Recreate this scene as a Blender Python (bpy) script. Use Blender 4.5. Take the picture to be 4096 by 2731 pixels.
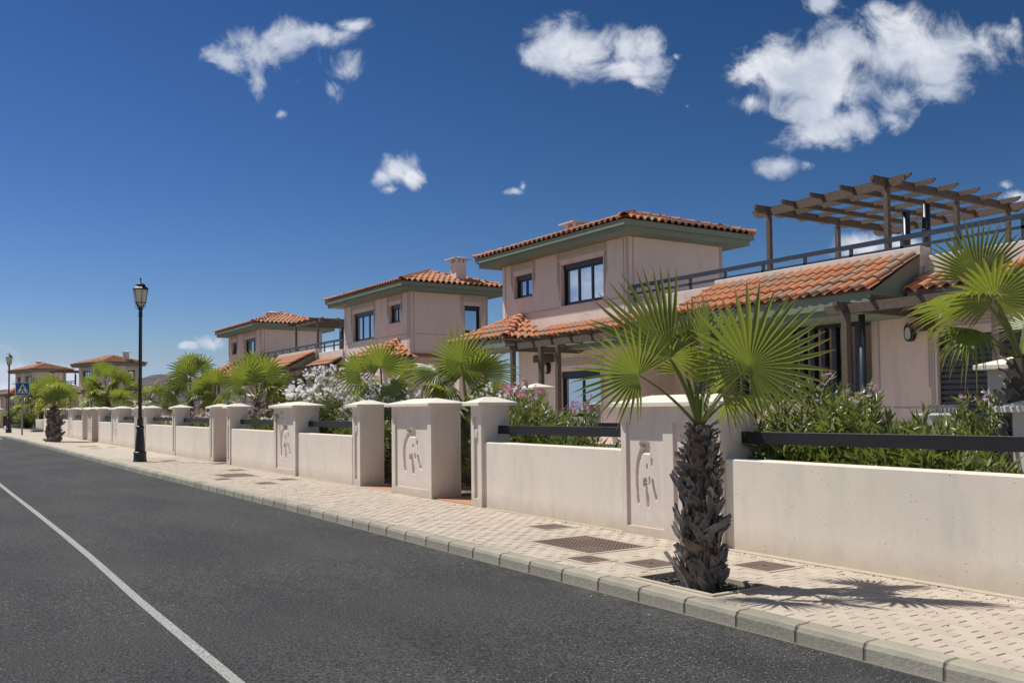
import bpy, math, random
import numpy as np
from mathutils import Vector, Matrix
# ---------------------------------------------------------------- camera, sky, sun, exposure
for o in list(bpy.data.objects): bpy.data.objects.remove(o)
SC = bpy.context.scene
COL = SC.collection
SLOPE = .0053          # the street climbs gently away from the camera
EYE = 1.6
YAW, PIT, ROL = .57264306, .03620968, -.01076119
FOC, CXP, CYP = 3714.28, 2048., 1509.2
_fw = np.array([math.sin(YAW), math.cos(YAW), 0.]); _rt = np.array([math.cos(YAW), -math.sin(YAW), 0.]); _up = np.array([0, 0, 1.])
CW = _fw * math.cos(PIT) + _up * math.sin(PIT); _u2 = -_fw * math.sin(PIT) + _up * math.cos(PIT)
CR = _rt * math.cos(ROL) + _u2 * math.sin(ROL); CU = -_rt * math.sin(ROL) + _u2 * math.cos(ROL)
cam = bpy.data.cameras.new('camera'); camo = bpy.data.objects.new('camera', cam); COL.objects.link(camo)
M = Matrix.Identity(4)
for i in range(3):
    M[i][0] = CR[i]; M[i][1] = CU[i]; M[i][2] = -CW[i]
M[2][3] = EYE
camo.matrix_world = M
cam.lens = 36 * FOC / 4096; cam.sensor_width = 36; cam.shift_y = (CYP - 1365.5) / 4096
cam.clip_start = .1; cam.clip_end = 9000
SC.camera = camo
SUN_EL = math.radians(58.3)
SUN_H = np.array([-.530, .848])     # x (towards houses), y (up the street): horizontal direction to the sun
sd = np.array([SUN_H[0] * math.cos(SUN_EL), SUN_H[1] * math.cos(SUN_EL), math.sin(SUN_EL)])
sun = bpy.data.lights.new('sun', 'SUN'); sun.energy = 4.2; sun.angle = math.radians(.53); sun.color = (1, .95, .87)
suno = bpy.data.objects.new('sun', sun); COL.objects.link(suno)
suno.rotation_euler = Vector(sd).to_track_quat('Z', 'Y').to_euler(); suno.location = (0, 0, 40)
SC.view_settings.view_transform = 'Standard'; SC.view_settings.look = 'None'
SC.view_settings.exposure = 0.25; SC.view_settings.gamma = 1; SC.view_settings.use_curve_mapping = False

class NT:
    """tiny node-tree writer"""
    def __init__(s, nt): s.t = nt; s.n = nt.nodes; s.l = nt.links; s.n.clear()
    def new(s, t, **k):
        n = s.n.new(t)
        for a, b in k.items(): setattr(n, a, b)
        return n
    def link(s, a, b): s.l.new(a, b)
    def val(s, sock, v):
        if isinstance(v, bpy.types.NodeSocket): s.l.new(v, sock)
        elif v is not None: sock.default_value = v
    def math(s, op, a, b=None, c=None, clamp=False):
        n = s.new('ShaderNodeMath', operation=op, use_clamp=clamp)
        s.val(n.inputs[0], a); s.val(n.inputs[1], b)
        if c is not None: s.val(n.inputs[2], c)
        return n.outputs[0]
    def vec(s, op, a, b=None, c=None, scale=None):
        n = s.new('ShaderNodeVectorMath', operation=op)
        s.val(n.inputs[0], a)
        if b is not None: s.val(n.inputs[1], b)
        if c is not None: s.val(n.inputs[2], c)
        if scale is not None: s.val(n.inputs[3], scale)
        return n.outputs[1] if op in ('LENGTH', 'DOT_PRODUCT', 'DISTANCE') else n.outputs[0]
    def noise(s, v, scale, detail=4, rough=.55, dist=0.):
        n = s.new('ShaderNodeTexNoise'); s.val(n.inputs['Vector'], v); n.inputs['Scale'].default_value = scale
        n.inputs['Detail'].default_value = detail; n.inputs['Roughness'].default_value = rough; n.inputs['Distortion'].default_value = dist
        return n.outputs['Fac']
    def mr(s, v, a, b, c=0., d=1., smooth=False):
        n = s.new('ShaderNodeMapRange', clamp=True)
        if smooth: n.interpolation_type = 'SMOOTHSTEP'
        s.val(n.inputs[0], v)
        for i, x in enumerate((a, b, c, d)): s.val(n.inputs[i + 1], x)
        return n.outputs[0]
    def mix(s, f, a, b, mode='MIX'):
        n = s.new('ShaderNodeMix', data_type='RGBA', blend_type=mode)
        s.val(n.inputs[0], f); s.val(n.inputs[6], c4(a)); s.val(n.inputs[7], c4(b))
        return n.outputs[2]
    def ramp(s, f, stops):
        n = s.new('ShaderNodeValToRGB'); s.val(n.inputs[0], f); e = n.color_ramp.elements
        while len(e) < len(stops): e.new(.5)
        for x, (p, c) in zip(e, stops): x.position = p; x.color = c4(c)
        return n.outputs[0]
def c4(c):
    if isinstance(c, bpy.types.NodeSocket) or c is None: return c
    return tuple(c) + (1.,) if len(c) == 3 else tuple(c)

SKY_CURVE = ((1.8, 1.85), (1.55, 2.15), (1.75, 2.50))
# world: physical sky plus fair-weather clouds placed by direction
world = bpy.data.worlds.new('World'); SC.world = world; world.use_nodes = True
W = NT(world.node_tree)
sky = W.new('ShaderNodeTexSky', sky_type='NISHITA', sun_disc=False, sun_elevation=SUN_EL,
            sun_rotation=math.atan2(SUN_H[0], SUN_H[1]), altitude=0, air_density=1.0, dust_density=.05, ozone_density=1.6)
# photographic response of the sky: deeper towards the zenith, per channel
sp = W.new('ShaderNodeSeparateXYZ'); W.link(W.vec('SCALE', sky.outputs[0], scale=.25), sp.inputs[0]); cs = W.new('ShaderNodeCombineXYZ')
ch = [W.math('MULTIPLY', W.math('POWER', sp.outputs[i], e), k) for i, (e, k) in enumerate(SKY_CURVE)]
bl = W.math('MAXIMUM', ch[2], W.math('MULTIPLY', ch[1], 1.25))      # the horizon stays a pale blue
W.link(W.math('MINIMUM', ch[0], W.math('MULTIPLY', bl, .58)), cs.inputs[0]); W.link(W.math('MINIMUM', ch[1], W.math('MULTIPLY', bl, .78)), cs.inputs[1]); W.link(bl, cs.inputs[2])
tc = W.new('ShaderNodeTexCoord'); D = tc.outputs['Generated']
dw = W.vec('DOT_PRODUCT', D, tuple(CW)); dr = W.vec('DOT_PRODUCT', D, tuple(CR)); du = W.vec('DOT_PRODUCT', D, tuple(CU))
dwc = W.math('MAXIMUM', dw, .05)
gx = W.math('DIVIDE', dr, dwc); gy = W.math('DIVIDE', du, dwc)
cmb = W.new('ShaderNodeCombineXYZ'); W.link(gx, cmb.inputs[0]); W.link(gy, cmb.inputs[1]); GP = cmb.outputs[0]
wn = W.new('ShaderNodeTexNoise'); W.link(GP, wn.inputs['Vector']); wn.inputs['Scale'].default_value = 14; wn.inputs['Detail'].default_value = 6; wn.inputs['Roughness'].default_value = .6
GPW = W.vec('ADD', GP, W.vec('SCALE', W.vec('SUBTRACT', wn.outputs['Color'], (.5, .5, .5)), scale=.035))
CLOUD = [(930,235,110,50,1),(1030,225,130,80,1.1),(1150,185,140,85,1.1),(1280,150,120,55,1),(1400,105,90,40,.75),(1020,320,50,75,.85),(1370,270,110,80,.72),(1310,350,80,75,.65),(1110,450,45,30,.6),(1200,330,90,90,.55),(860,250,60,25,.7),
 (2130,220,85,60,1.1),(2240,180,130,85,1.2),(2340,200,130,95,1.3),(2480,185,120,80,1.2),(2580,190,80,85,1.1),(2520,270,140,60,1.1),(2620,275,80,65,1.1),(2560,330,60,35,.9),(2720,225,30,20,.6),(2740,415,20,18,.3),
 (3010,285,70,70,1),(3150,280,150,110,1.3),(3300,300,180,130,1.4),(3230,440,150,90,1.2),(3270,530,170,75,1.2),(3400,500,100,80,1.1),(3450,200,160,110,1.3),(3600,210,170,110,1.4),(3720,260,150,120,1.3),(3850,170,170,90,1.2),(3980,130,120,65,1.05),(4050,70,50,70,.8),(3620,400,90,90,1.1),(3560,480,70,50,.95),(3720,370,120,70,1),(3020,420,80,55,.95),(3130,670,100,42,1),(3230,665,60,35,.9),(3310,15,110,45,.85),(3500,40,110,45,.85),(3560,95,60,40,.7),
 (1530,690,65,55,1),(1590,665,75,55,1.1),(1650,700,50,45,1),(1550,745,60,28,.8),(2060,757,60,24,.85),(2098,735,30,28,.8),
 (770,1372,45,17,.95),(850,1358,60,28,1),(3440,975,110,55,1),(3620,965,110,45,.7),(4060,790,70,45,.75),(4020,735,35,30,.5),
 (30,1520,150,60,1.25),(-190,1490,200,90,1.3),(190,1505,90,30,1.0),(270,1525,120,60,1.2),(1330,1400,90,45,1.1),(120,1560,300,50,1.2),(1500,1500,200,40,.9)]
acc = None
for (x, y, rx, ry, w) in CLOUD:
    cx, cy = (x - CXP) / FOC, -(y - CYP) / FOC
    k = (FOC / rx / 1.15, FOC / ry / 1.15, 0)
    v = W.vec('MULTIPLY_ADD', GPW, k, (-cx * k[0], -cy * k[1], 0))
    d = W.math('SUBTRACT', w, W.vec('LENGTH', v))
    acc = d if acc is None else W.math('SMOOTH_MAX', acc, d, .18)
n1 = W.noise(GP, 17, 8, .64, .5)
acc2 = W.math('ADD', acc, W.math('MULTIPLY', W.math('SUBTRACT', n1, .5), 3.0))
front = W.math('GREATER_THAN', dw, .3)
alpha = W.math('MULTIPLY', W.mr(acc2, .02, 1.05, 0, 1, True), front)
# unseen clouds continue the sky, their coverage raised for more fill light
n3 = W.noise(W.vec('MULTIPLY', D, (1, 1, 2.2)), 3.2, 8, .6)
away = W.mr(dw, .62, .35)
alpha2 = W.math('MULTIPLY', W.mr(n3, .53, .64, 0, 1, True), away)
alpha = W.math('MAXIMUM', alpha, alpha2)
n2 = W.noise(W.vec('ADD', GP, (.012, -.02, 0)), 13, 7, .55)
shade = W.mr(W.math('ADD', n2, W.math('MULTIPLY', acc2, -.06)), .36, .62)
ccol = W.mix(shade, (7.2, 8.0, 9.6), (12.0, 12.3, 12.8))
ccol = W.mix(W.math('MULTIPLY', W.mr(acc2, .9, 2.0), .35), ccol, (6.2, 7.0, 8.6))
skyc = W.mix(W.math('MULTIPLY', alpha, .97), cs.outputs[0], ccol)
bg = W.new('ShaderNodeBackground'); W.link(skyc, bg.inputs[0]); bg.inputs[1].default_value = .062
wo = W.new('ShaderNodeOutputWorld'); W.link(bg.outputs[0], wo.inputs[0])

RR = random.Random(11); NR = np.random.default_rng(5)
def gz(y): return SLOPE * y            # road level
def pz(y): return .12 + SLOPE * y      # pavement level

# ---------------------------------------------------------------- materials
MAT = {}
def material(name, col, rough=.85, col2=None, nscale=4., namt=.5, bump=0., bscale=60., spec=.3, metal=0., extra=None, coord='Object', stretch=(1, 1, 1), detail=5):
    m = bpy.data.materials.new(name); m.use_nodes = True; T = NT(m.node_tree)
    p = T.new('ShaderNodeBsdfPrincipled'); o = T.new('ShaderNodeOutputMaterial'); T.link(p.outputs[0], o.inputs[0])
    p.inputs['Roughness'].default_value = rough; p.inputs['Specular IOR Level'].default_value = spec; p.inputs['Metallic'].default_value = metal
    t = T.new('ShaderNodeTexCoord'); v = t.outputs[coord]
    if stretch != (1, 1, 1): v = T.vec('MULTIPLY', v, stretch)
    c = c4(col)
    if col2 is not None:
        c = T.mix(T.mr(T.noise(v, nscale, detail, .6), .5 - namt * .35, .5 + namt * .35), col, col2)
    if extra: c = extra(T, v, c, p)
    if isinstance(c, bpy.types.NodeSocket): T.link(c, p.inputs['Base Color'])
    else: p.inputs['Base Color'].default_value = c
    if bump:
        b = T.new('ShaderNodeBump'); b.inputs['Strength'].default_value = bump; b.inputs['Distance'].default_value = .01
        T.link(T.noise(v, bscale, 6, .65), b.inputs['Height']); T.link(b.outputs[0], p.inputs['Normal'])
    MAT[name] = m
    return m

def stucco_extra(dark, pits, damp=True):
    def f(T, v, c, p):
        st = T.noise(T.vec('MULTIPLY', v, (1.6, 1.6, .35)), 2.3, 6, .65)
        c = T.mix(T.math('MULTIPLY', T.mr(st, .50, .72), .5), c, dark)
        c = T.mix(T.math('MULTIPLY', T.mr(T.noise(v, .9, 5, .6, .6), .52, .7), .3), c, (.70, .55, .45))
        g = T.new('ShaderNodeNewGeometry'); sep = T.new('ShaderNodeSeparateXYZ'); T.link(g.outputs['Position'], sep.inputs[0])
        if damp:   # ochre splash stains just above the pavement
            h = T.math('SUBTRACT', sep.outputs[2], T.math('MULTIPLY', sep.outputs[1], SLOPE))
            n = T.noise(v, 5, 4, .6)
            f1 = T.mr(T.math('ADD', h, T.math('MULTIPLY', n, -.22)), .26, .02)
            c = T.mix(T.math('MULTIPLY', f1, .5), c, (.42, .33, .22))
        if pits:
            vo = T.new('ShaderNodeTexVoronoi'); T.link(v, vo.inputs['Vector']); vo.inputs['Scale'].default_value = pits
            cell = T.vec('DOT_PRODUCT', vo.outputs['Color'], (1, 1, 0))
            hit = T.math('MULTIPLY', T.math('LESS_THAN', vo.outputs['Distance'], T.mr(T.noise(v, 4, 2), .35, .65, .05, .17)), T.math('GREATER_THAN', cell, 1.42))
            c = T.mix(T.math('MULTIPLY', hit, .8), c, (.10, .08, .07))
        return c
    return f
def rnd(T):
    g = T.new('ShaderNodeNewGeometry'); o = T.new('ShaderNodeObjectInfo')
    return T.math('FRACT', T.math('ADD', g.outputs['Random Per Island'], o.outputs['Random']))
material('garden_plaster', (.80, .73, .63), .92, (.74, .66, .565), 1.6, .8, .25, 90, extra=stucco_extra((.60, .55, .48), 30))
material('pillar_plaster', (.77, .69, .61), .92, (.71, .615, .545), 1.8, .8, .25, 90, extra=stucco_extra((.56, .50, .44), 0))
material('cap_plaster', (.78, .74, .64), .9, (.70, .65, .55), 5, .8, .2, 90)
material('groove_shade_plaster', (.50, .42, .38), .95)  # groove shade painted as a darker tone on the raised strips
material('house_plaster', (.81, .665, .585), .92, (.76, .61, .535), 1.1, .8, .25, 70, extra=stucco_extra((.56, .46, .43), 0, False))
material('parapet_plaster', (.74, .655, .59), .92, (.69, .60, .54), 1.1, .8, .25, 70, extra=stucco_extra((.48, .4, .36), 0, False))
material('green_trim', (.19, .235, .175), .7, (.22, .255, .19), 2, .8, .1, 50)
material('dark_frame', (.012, .016, .022), .35, spec=.5)
material('rail_metal', (.022, .032, .048), .4, (.03, .042, .058), 3, .8, spec=.6)
material('fence_beam', (.012, .012, .015), .5, (.02, .02, .024), 3, .8, .15, 30, stretch=(4, 1, 6))
material('shutter', (.07, .07, .08), .6, (.09, .09, .10), 6, .6)
material('shutter_grey', (.12, .13, .15), .6)
material('curtain', (.75, .76, .78), .9, (.6, .62, .66), 14, .9, stretch=(1, 1, .05))
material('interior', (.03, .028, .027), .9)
material('lamp_iron', (.012, .018, .022), .45, (.02, .028, .03), 20, .8, .2, 120, spec=.5)
material('lamp_glass', (.62, .60, .42), .45, spec=.5)
material('chimney_cap', (.66, .66, .66), .8, (.52, .52, .52), 6, .8)
material('cover_iron', (.165, .115, .095), .75, (.12, .085, .07), 9, .8, .4, 160)
material('bell_plastic', (.55, .56, .5), .4)
material('red_cloth', (.55, .01, .03), .7)
material('grey_chair', (.33, .34, .34), .6)
material('brick_red', (.10, .03, .03), .6)
material('gravel', (.035, .033, .033), .95, (.09, .08, .07), 55, .9, .9, 45)
material('dry_earth', (.40, .33, .26), .95, (.30, .25, .2), 1.2, .9)
material('garden_gravel', (.13, .115, .10), .95, (.22, .19, .16), 40, .9, .9, 45)
material('terracotta_path', (.50, .27, .16), .8, (.42, .22, .14), 6, .8, .2, 40)
material('galv', (.3, .27, .24), .5)
material('sign_blue', (.02, .10, .32), .5); material('sign_white', (.75, .75, .75), .5); material('sign_black', (.01, .01, .01), .5)
pass
material('stem', (.12, .10, .08), .9); material('dry_leaf', (.42, .32, .12), .8); material('debris', (.03, .025, .02), .9)
material('white_paint', (.7, .7, .68), .6)
def tile_x(T, v, c, p):
    c = T.ramp(rnd(T), [(0, (.52, .205, .095)), (.35, (.57, .24, .115)), (.62, (.46, .185, .095)), (.74, (.38, .235, .15)), (.90, (.32, .25, .185)), (1, (.52, .24, .13))])
    return T.mix(T.math('MULTIPLY', T.mr(T.noise(v, 9, 4), .45, .75), .35), c, (.34, .25, .18))
material('roof_tile', (.5, .2, .1), .8, bump=.15, bscale=40, extra=tile_x)
def tile_y(T, v, c, p):
    return T.ramp(rnd(T), [(0, (.58, .25, .14)), (.6, (.53, .22, .12)), (1, (.47, .21, .13))])
material('ridge_tile', (.5, .2, .1), .8, bump=.15, bscale=40, extra=tile_y)
def paver_x(T, v, c, p):
    c = T.ramp(rnd(T), [(0, (.455, .385, .315)), (.5, (.49, .415, .34)), (1, (.525, .455, .375))])
    g = T.new('ShaderNodeNewGeometry')
    return T.mix(T.math('MULTIPLY', T.mr(T.noise(g.outputs['Position'], 1.7, 6, .65), .48, .72), .4), c, (.56, .51, .42))
material('paver', (.5, .4, .35), .9, bump=.3, bscale=120, extra=paver_x)
def pav_far(T, v, c, p):
    g = T.new('ShaderNodeNewGeometry'); b = T.new('ShaderNodeTexBrick')
    sw = T.new('ShaderNodeSeparateXYZ'); T.link(g.outputs['Position'], sw.inputs[0]); cb = T.new('ShaderNodeCombineXYZ'); T.link(sw.outputs[1], cb.inputs[0]); T.link(sw.outputs[0], cb.inputs[1])
    T.link(cb.outputs[0], b.inputs['Vector']); b.inputs['Scale'].default_value = 1; b.inputs['Brick Width'].default_value = .2; b.inputs['Row Height'].default_value = .1; b.inputs['Mortar Size'].default_value = .006
    b.inputs['Color1'].default_value = (.46, .405, .325, 1); b.inputs['Color2'].default_value = (.51, .455, .37, 1); b.inputs['Mortar'].default_value = (.40, .34, .27, 1)
    return b.outputs['Color']
material('paving_far', (.5, .4, .35), .9, extra=pav_far)
material('mortar', (.50, .44, .345), .95, (.40, .35, .27), 8, .9)
def kerb_x(T, v, c, p):
    k = T.mr(rnd(T), 0, 1, .82, 1.12); cc = T.new('ShaderNodeCombineXYZ')
    for i in range(3): T.link(k, cc.inputs[i])
    c = T.mix(1., c, cc.outputs[0], 'MULTIPLY')
    return T.mix(T.mr(T.noise(v, 160, 2, .7), .60, .72), c, (.55, .53, .47))
material('kerb_concrete', (.43, .40, .325), .9, (.27, .25, .195), 3.0, 1.0, .6, 28, coord='Object', detail=9, extra=kerb_x)
material('kerb_mortar', (.20, .18, .145), .95)
def wood_x(T, v, c, p):
    a = T.noise(T.vec('MULTIPLY', v, (26, 26, 40)), 1, 5, .7, .3)
    return T.mix(T.math('MULTIPLY', T.mr(a, .42, .66), .6), c, (.22, .185, .15))
material('pergola_wood', (.085, .062, .048), .8, (.12, .085, .062), 3, .9, .05, 30, extra=wood_x)
def asphalt_x(T, v, c, p):
    g = T.new('ShaderNodeNewGeometry'); P = g.outputs['Position']
    big = T.noise(T.vec('MULTIPLY', P, (1, .35, 1)), .9, 6, .6)
    c = T.mix(T.mr(big, .38, .64), (.040, .041, .043), (.058, .058, .059))
    c = T.mix(T.math('MULTIPLY', T.mr(T.noise(P, .35, 5, .7, .8), .5, .7), .35), c, (.078, .077, .075))
    fine = T.noise(P, 55, 4, .8)
    c = T.mix(T.mr(fine, .42, .60), T.mix(1., c, (.25, .25, .25), 'MULTIPLY'), T.mix(1., c, (1.9, 1.9, 1.9), 'MULTIPLY'))
    vo = T.new('ShaderNodeTexVoronoi'); T.link(P, vo.inputs['Vector']); vo.inputs['Scale'].default_value = 38
    cell = T.vec('DOT_PRODUCT', vo.outputs['Color'], (1, 1, 1))
    hit = T.math('MULTIPLY', T.math('LESS_THAN', vo.outputs['Distance'], .22), T.math('GREATER_THAN', cell, 2.05))
    c = T.mix(T.math('MULTIPLY', hit, .9), c, (.30, .29, .27))
    # pale grit gathered along the kerb
    s = T.new('ShaderNodeSeparateXYZ'); T.link(P, s.inputs[0])
    e = T.math('MULTIPLY', T.mr(s.outputs[0], 4.35, 5.0), T.mr(T.noise(P, 3.0, 6, .7), .5, .75))
    return T.mix(T.math('MULTIPLY', e, .5), c, (.16, .15, .13))
material('asphalt', (.05, .05, .05), .9, bump=.9, bscale=85, coord='Object', extra=asphalt_x)
def line_x(T, v, c, p):
    g = T.new('ShaderNodeNewGeometry'); P = g.outputs['Position']
    w = T.noise(P, 60, 4, .8); return T.mix(T.mr(w, .36, .58), (.10, .10, .10), (.44, .44, .42))
material('road_paint', (.4, .4, .4), .8, bump=.5, bscale=85, extra=line_x)
def hill_x(T, v, c, p):
    g = T.new('ShaderNodeNewGeometry'); P = g.outputs['Position']
    return T.mix(T.mr(T.noise(P, .012, 8, .65), .4, .62), (.062, .055, .068), (.11, .095, .10))
material('hill_rock', (.1, .1, .1), .95, extra=hill_x)
def leafmat(name, a, b, trans, attr=False, tr=.38):
    m = bpy.data.materials.new(name); m.use_nodes = True; T = NT(m.node_tree)
    p = T.new('ShaderNodeBsdfPrincipled'); o = T.new('ShaderNodeOutputMaterial'); t = T.new('ShaderNodeBsdfTranslucent'); mx = T.new('ShaderNodeMixShader')
    c = T.mix(rnd(T), a, b)
    if attr:
        at = T.new('ShaderNodeAttribute'); at.attribute_name = 'rad'
        c = T.mix(T.mr(at.outputs['Fac'], .80, .97), c, (.32, .22, .07))
        tcol = T.mix(T.mr(at.outputs['Fac'], .80, .97), trans, (.4, .25, .08))
    else: tcol = c4(trans)
    T.link(c, p.inputs['Base Color']); p.inputs['Roughness'].default_value = .36; p.inputs['Specular IOR Level'].default_value = .6
    T.val(t.inputs[0], tcol); mx.inputs[0].default_value = tr
    T.link(p.outputs[0], mx.inputs[1]); T.link(t.outputs[0], mx.inputs[2]); T.link(mx.outputs[0], o.inputs[0]); MAT[name] = m
leafmat('palm_leaf', (.135, .18, .05), (.20, .245, .08), (.34, .41, .04), True, .37)
leafmat('palm_leaf_dry', (.30, .23, .10), (.36, .28, .14), (.35, .2, .05), True)
leafmat('oleander_leaf', (.085, .115, .038), (.26, .29, .13), (.34, .41, .06), tr=.28)
leafmat('lime_leaf', (.20, .27, .02), (.30, .36, .03), (.4, .5, .02))
leafmat('petiole', (.20, .23, .055), (.25, .27, .07), (.3, .35, .05), tr=.2)
leafmat('petal_white', (.92, .9, .92), (.93, .92, .90), (.95, .95, .97), tr=.5)
leafmat('petal_lilac', (.78, .50, .70), (.82, .62, .78), (.8, .5, .7), tr=.35)
leafmat('petal_pink', (.78, .14, .40), (.8, .25, .5), (.8, .1, .35), tr=.35)
leafmat('filament', (.55, .52, .38), (.6, .56, .42), (.5, .5, .35), tr=.3)
def boot_x(T, v, c, p):
    g = T.new('ShaderNodeNewGeometry'); s = T.new('ShaderNodeSeparateXYZ'); T.link(g.outputs['Position'], s.inputs[0])
    c = T.ramp(rnd(T), [(0, (.22, .185, .16)), (.45, (.33, .29, .255)), (.75, (.46, .42, .375)), (.9, (.30, .19, .12)), (1, (.26, .16, .10))])
    return T.mix(T.mr(T.noise(T.vec('MULTIPLY', v, (60, 6, 60)), 1, 3), .4, .7), c, (.22, .19, .17))
material('boot', (.1, .1, .1), .72, extra=boot_x, bump=.4, bscale=60)
def glassmat():
    m = bpy.data.materials.new('window_glass'); m.use_nodes = True; T = NT(m.node_tree)
    gl = T.new('ShaderNodeBsdfGlossy'); gl.inputs['Roughness'].default_value = .02; gl.inputs[0].default_value = (.8, .88, .95, 1)
    tr = T.new('ShaderNodeBsdfTransparent'); tr.inputs[0].default_value = (.72, .78, .82, 1)
    mx = T.new('ShaderNodeMixShader'); mx.inputs[0].default_value = .62; o = T.new('ShaderNodeOutputMaterial')
    T.link(tr.outputs[0], mx.inputs[1]); T.link(gl.outputs[0], mx.inputs[2]); T.link(mx.outputs[0], o.inputs[0]); MAT['window_glass'] = m
glassmat()

# ---------------------------------------------------------------- mesh helpers
class MB:
    def __init__(s): s.v = []; s.f = []
    def quad(s, *p):
        n = len(s.v); s.v += [tuple(q) for q in p]; s.f.append(tuple(range(n, n + len(p))))
    def box(s, x0, x1, y0, y1, z0, z1, bev=0., sl=0.):
        """sl: extra height per metre of y"""
        def Z(z, y): return z + sl * y
        n = len(s.v)
        if bev <= 0:
            s.v += [(x, y, Z(z, y)) for z in (z0, z1) for y in (y0, y1) for x in (x0, x1)]
            s.f += [tuple(n + i for i in q) for q in ((0, 2, 3, 1), (4, 5, 7, 6), (0, 1, 5, 4), (2, 6, 7, 3), (0, 4, 6, 2), (1, 3, 7, 5))]
        else:
            b = bev
            s.v += [(x, y, Z(z0, y)) for y in (y0, y1) for x in (x0, x1)]
            s.v += [(x, y, Z(z1 - b, y)) for y in (y0, y1) for x in (x0, x1)]
            s.v += [(x, y, Z(z1, y)) for y in (y0 + b, y1 - b) for x in (x0 + b, x1 - b)]
            for a, c in ((0, 4), (4, 8)):
                for p, q in ((0, 1), (1, 3), (3, 2), (2, 0)): s.f.append((n + a + p, n + a + q, n + c + q, n + c + p))
            s.f += [(n + 8, n + 9, n + 11, n + 10), (n, n + 2, n + 3, n + 1)]
        return s
    def beam(s, a, b, w, h, up=(0, 0, 1)):
        a = Vector(a); b = Vector(b); d = (b - a).normalized(); r = d.cross(Vector(up)).normalized() * w / 2; u = r.cross(d).normalized() * h / 2
        n = len(s.v); s.v += [tuple(p + i * r + j * u) for p in (a, b) for i, j in ((-1, -1), (1, -1), (1, 1), (-1, 1))]
        s.f += [(n, n + 1, n + 2, n + 3), (n + 7, n + 6, n + 5, n + 4)] + [(n + i, n + 4 + i, n + 4 + (i + 1) % 4, n + (i + 1) % 4) for i in range(4)]
        return s
    def lathe(s, prof, cx=0, cy=0, n=16, cap=True, rot=0.):
        k = len(s.v)
        for r, z in prof: s.v += [(cx + r * math.cos(rot + 2 * math.pi * i / n), cy + r * math.sin(rot + 2 * math.pi * i / n), z) for i in range(n)]
        for j in range(len(prof) - 1):
            for i in range(n): s.f.append((k + j * n + i, k + j * n + (i + 1) % n, k + (j + 1) * n + (i + 1) % n, k + (j + 1) * n + i))
        if cap: s.f.append(tuple(k + i for i in range(n))[::-1]); s.f.append(tuple(k + (len(prof) - 1) * n + i for i in range(n)))
        return s
    def tube(s, pts, rad, n=6):
        k = len(s.v); P = [Vector(p) for p in pts]
        for i, p in enumerate(P):
            d = (P[min(i + 1, len(P) - 1)] - P[max(i - 1, 0)]).normalized()
            a = d.cross(Vector((0, 0, 1)) if abs(d.z) < .95 else Vector((1, 0, 0))).normalized(); b = a.cross(d)
            r = rad[i] if isinstance(rad, (list, tuple)) else rad
            s.v += [tuple(p + a * r * math.cos(2 * math.pi * j / n) + b * r * math.sin(2 * math.pi * j / n)) for j in range(n)]
        for i in range(len(P) - 1):
            for j in range(n): s.f.append((k + i * n + j, k + i * n + (j + 1) % n, k + (i + 1) * n + (j + 1) % n, k + (i + 1) * n + j))
        s.f.append(tuple(k + j for j in range(n))[::-1]); s.f.append(tuple(k + (len(P) - 1) * n + j for j in range(n)))
        return s
    def prism(s, poly, axis, a, b):
        """poly: list of 2-D points, extruded along axis from a to b"""
        n = len(s.v); k = len(poly)
        for t in (a, b):
            for p, q in poly: s.v.append({'x': (t, p, q), 'y': (p, t, q), 'z': (p, q, t)}[axis])
        s.f += [tuple(range(n, n + k)), tuple(range(n + k, n + 2 * k))[::-1]] + [(n + i, n + (i + 1) % k, n + k + (i + 1) % k, n + k + i) for i in range(k)]
        return s
    def mesh(s, name, mat, smooth=False, bevel=0):
        me = bpy.data.meshes.new(name); me.from_pydata(s.v, [], s.f); me.materials.append(MAT[mat] if isinstance(mat, str) else mat)
        import bmesh
        b = bmesh.new(); b.from_mesh(me); bmesh.ops.recalc_face_normals(b, faces=b.faces)
        if bevel: bmesh.ops.bevel(b, geom=[e for e in b.edges if len(e.link_faces) == 2 and e.calc_face_angle(0) > .5], offset=bevel, segments=1, affect='EDGES')
        b.to_mesh(me); b.free()
        if smooth: me.polygons.foreach_set('use_smooth', [True] * len(me.polygons))
        return me
def link(name, me, parent=None, loc=None, mw=None):
    o = bpy.data.objects.new(name, me); COL.objects.link(o)
    if parent: o.parent = parent
    if loc is not None: o.location = loc
    if mw is not None: o.matrix_local = mw
    return o
def part(name, mb, mat, parent=None, smooth=False, bevel=0, stuff=False):
    o = link(name, mb.mesh(name, mat, smooth, bevel), parent)
    if stuff: o['kind'] = 'stuff'
    return o
def tag(o, label=None, cat=None, group=None, kind=None):
    if label: o['label'] = label
    if cat: o['category'] = cat
    if group: o['group'] = group
    if kind: o['kind'] = kind
    return o
def thing(name, label, cat, loc=(0, 0, 0), rz=0, group=None):
    o = bpy.data.objects.new(name, None); COL.objects.link(o); o.location = loc; o.rotation_euler = (0, 0, rz); o.empty_display_size = .2
    return tag(o, label, cat, group)
def structure(name, mb, mat, smooth=False):
    return tag(part(name, mb, mat, None, smooth), kind='structure')
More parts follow.
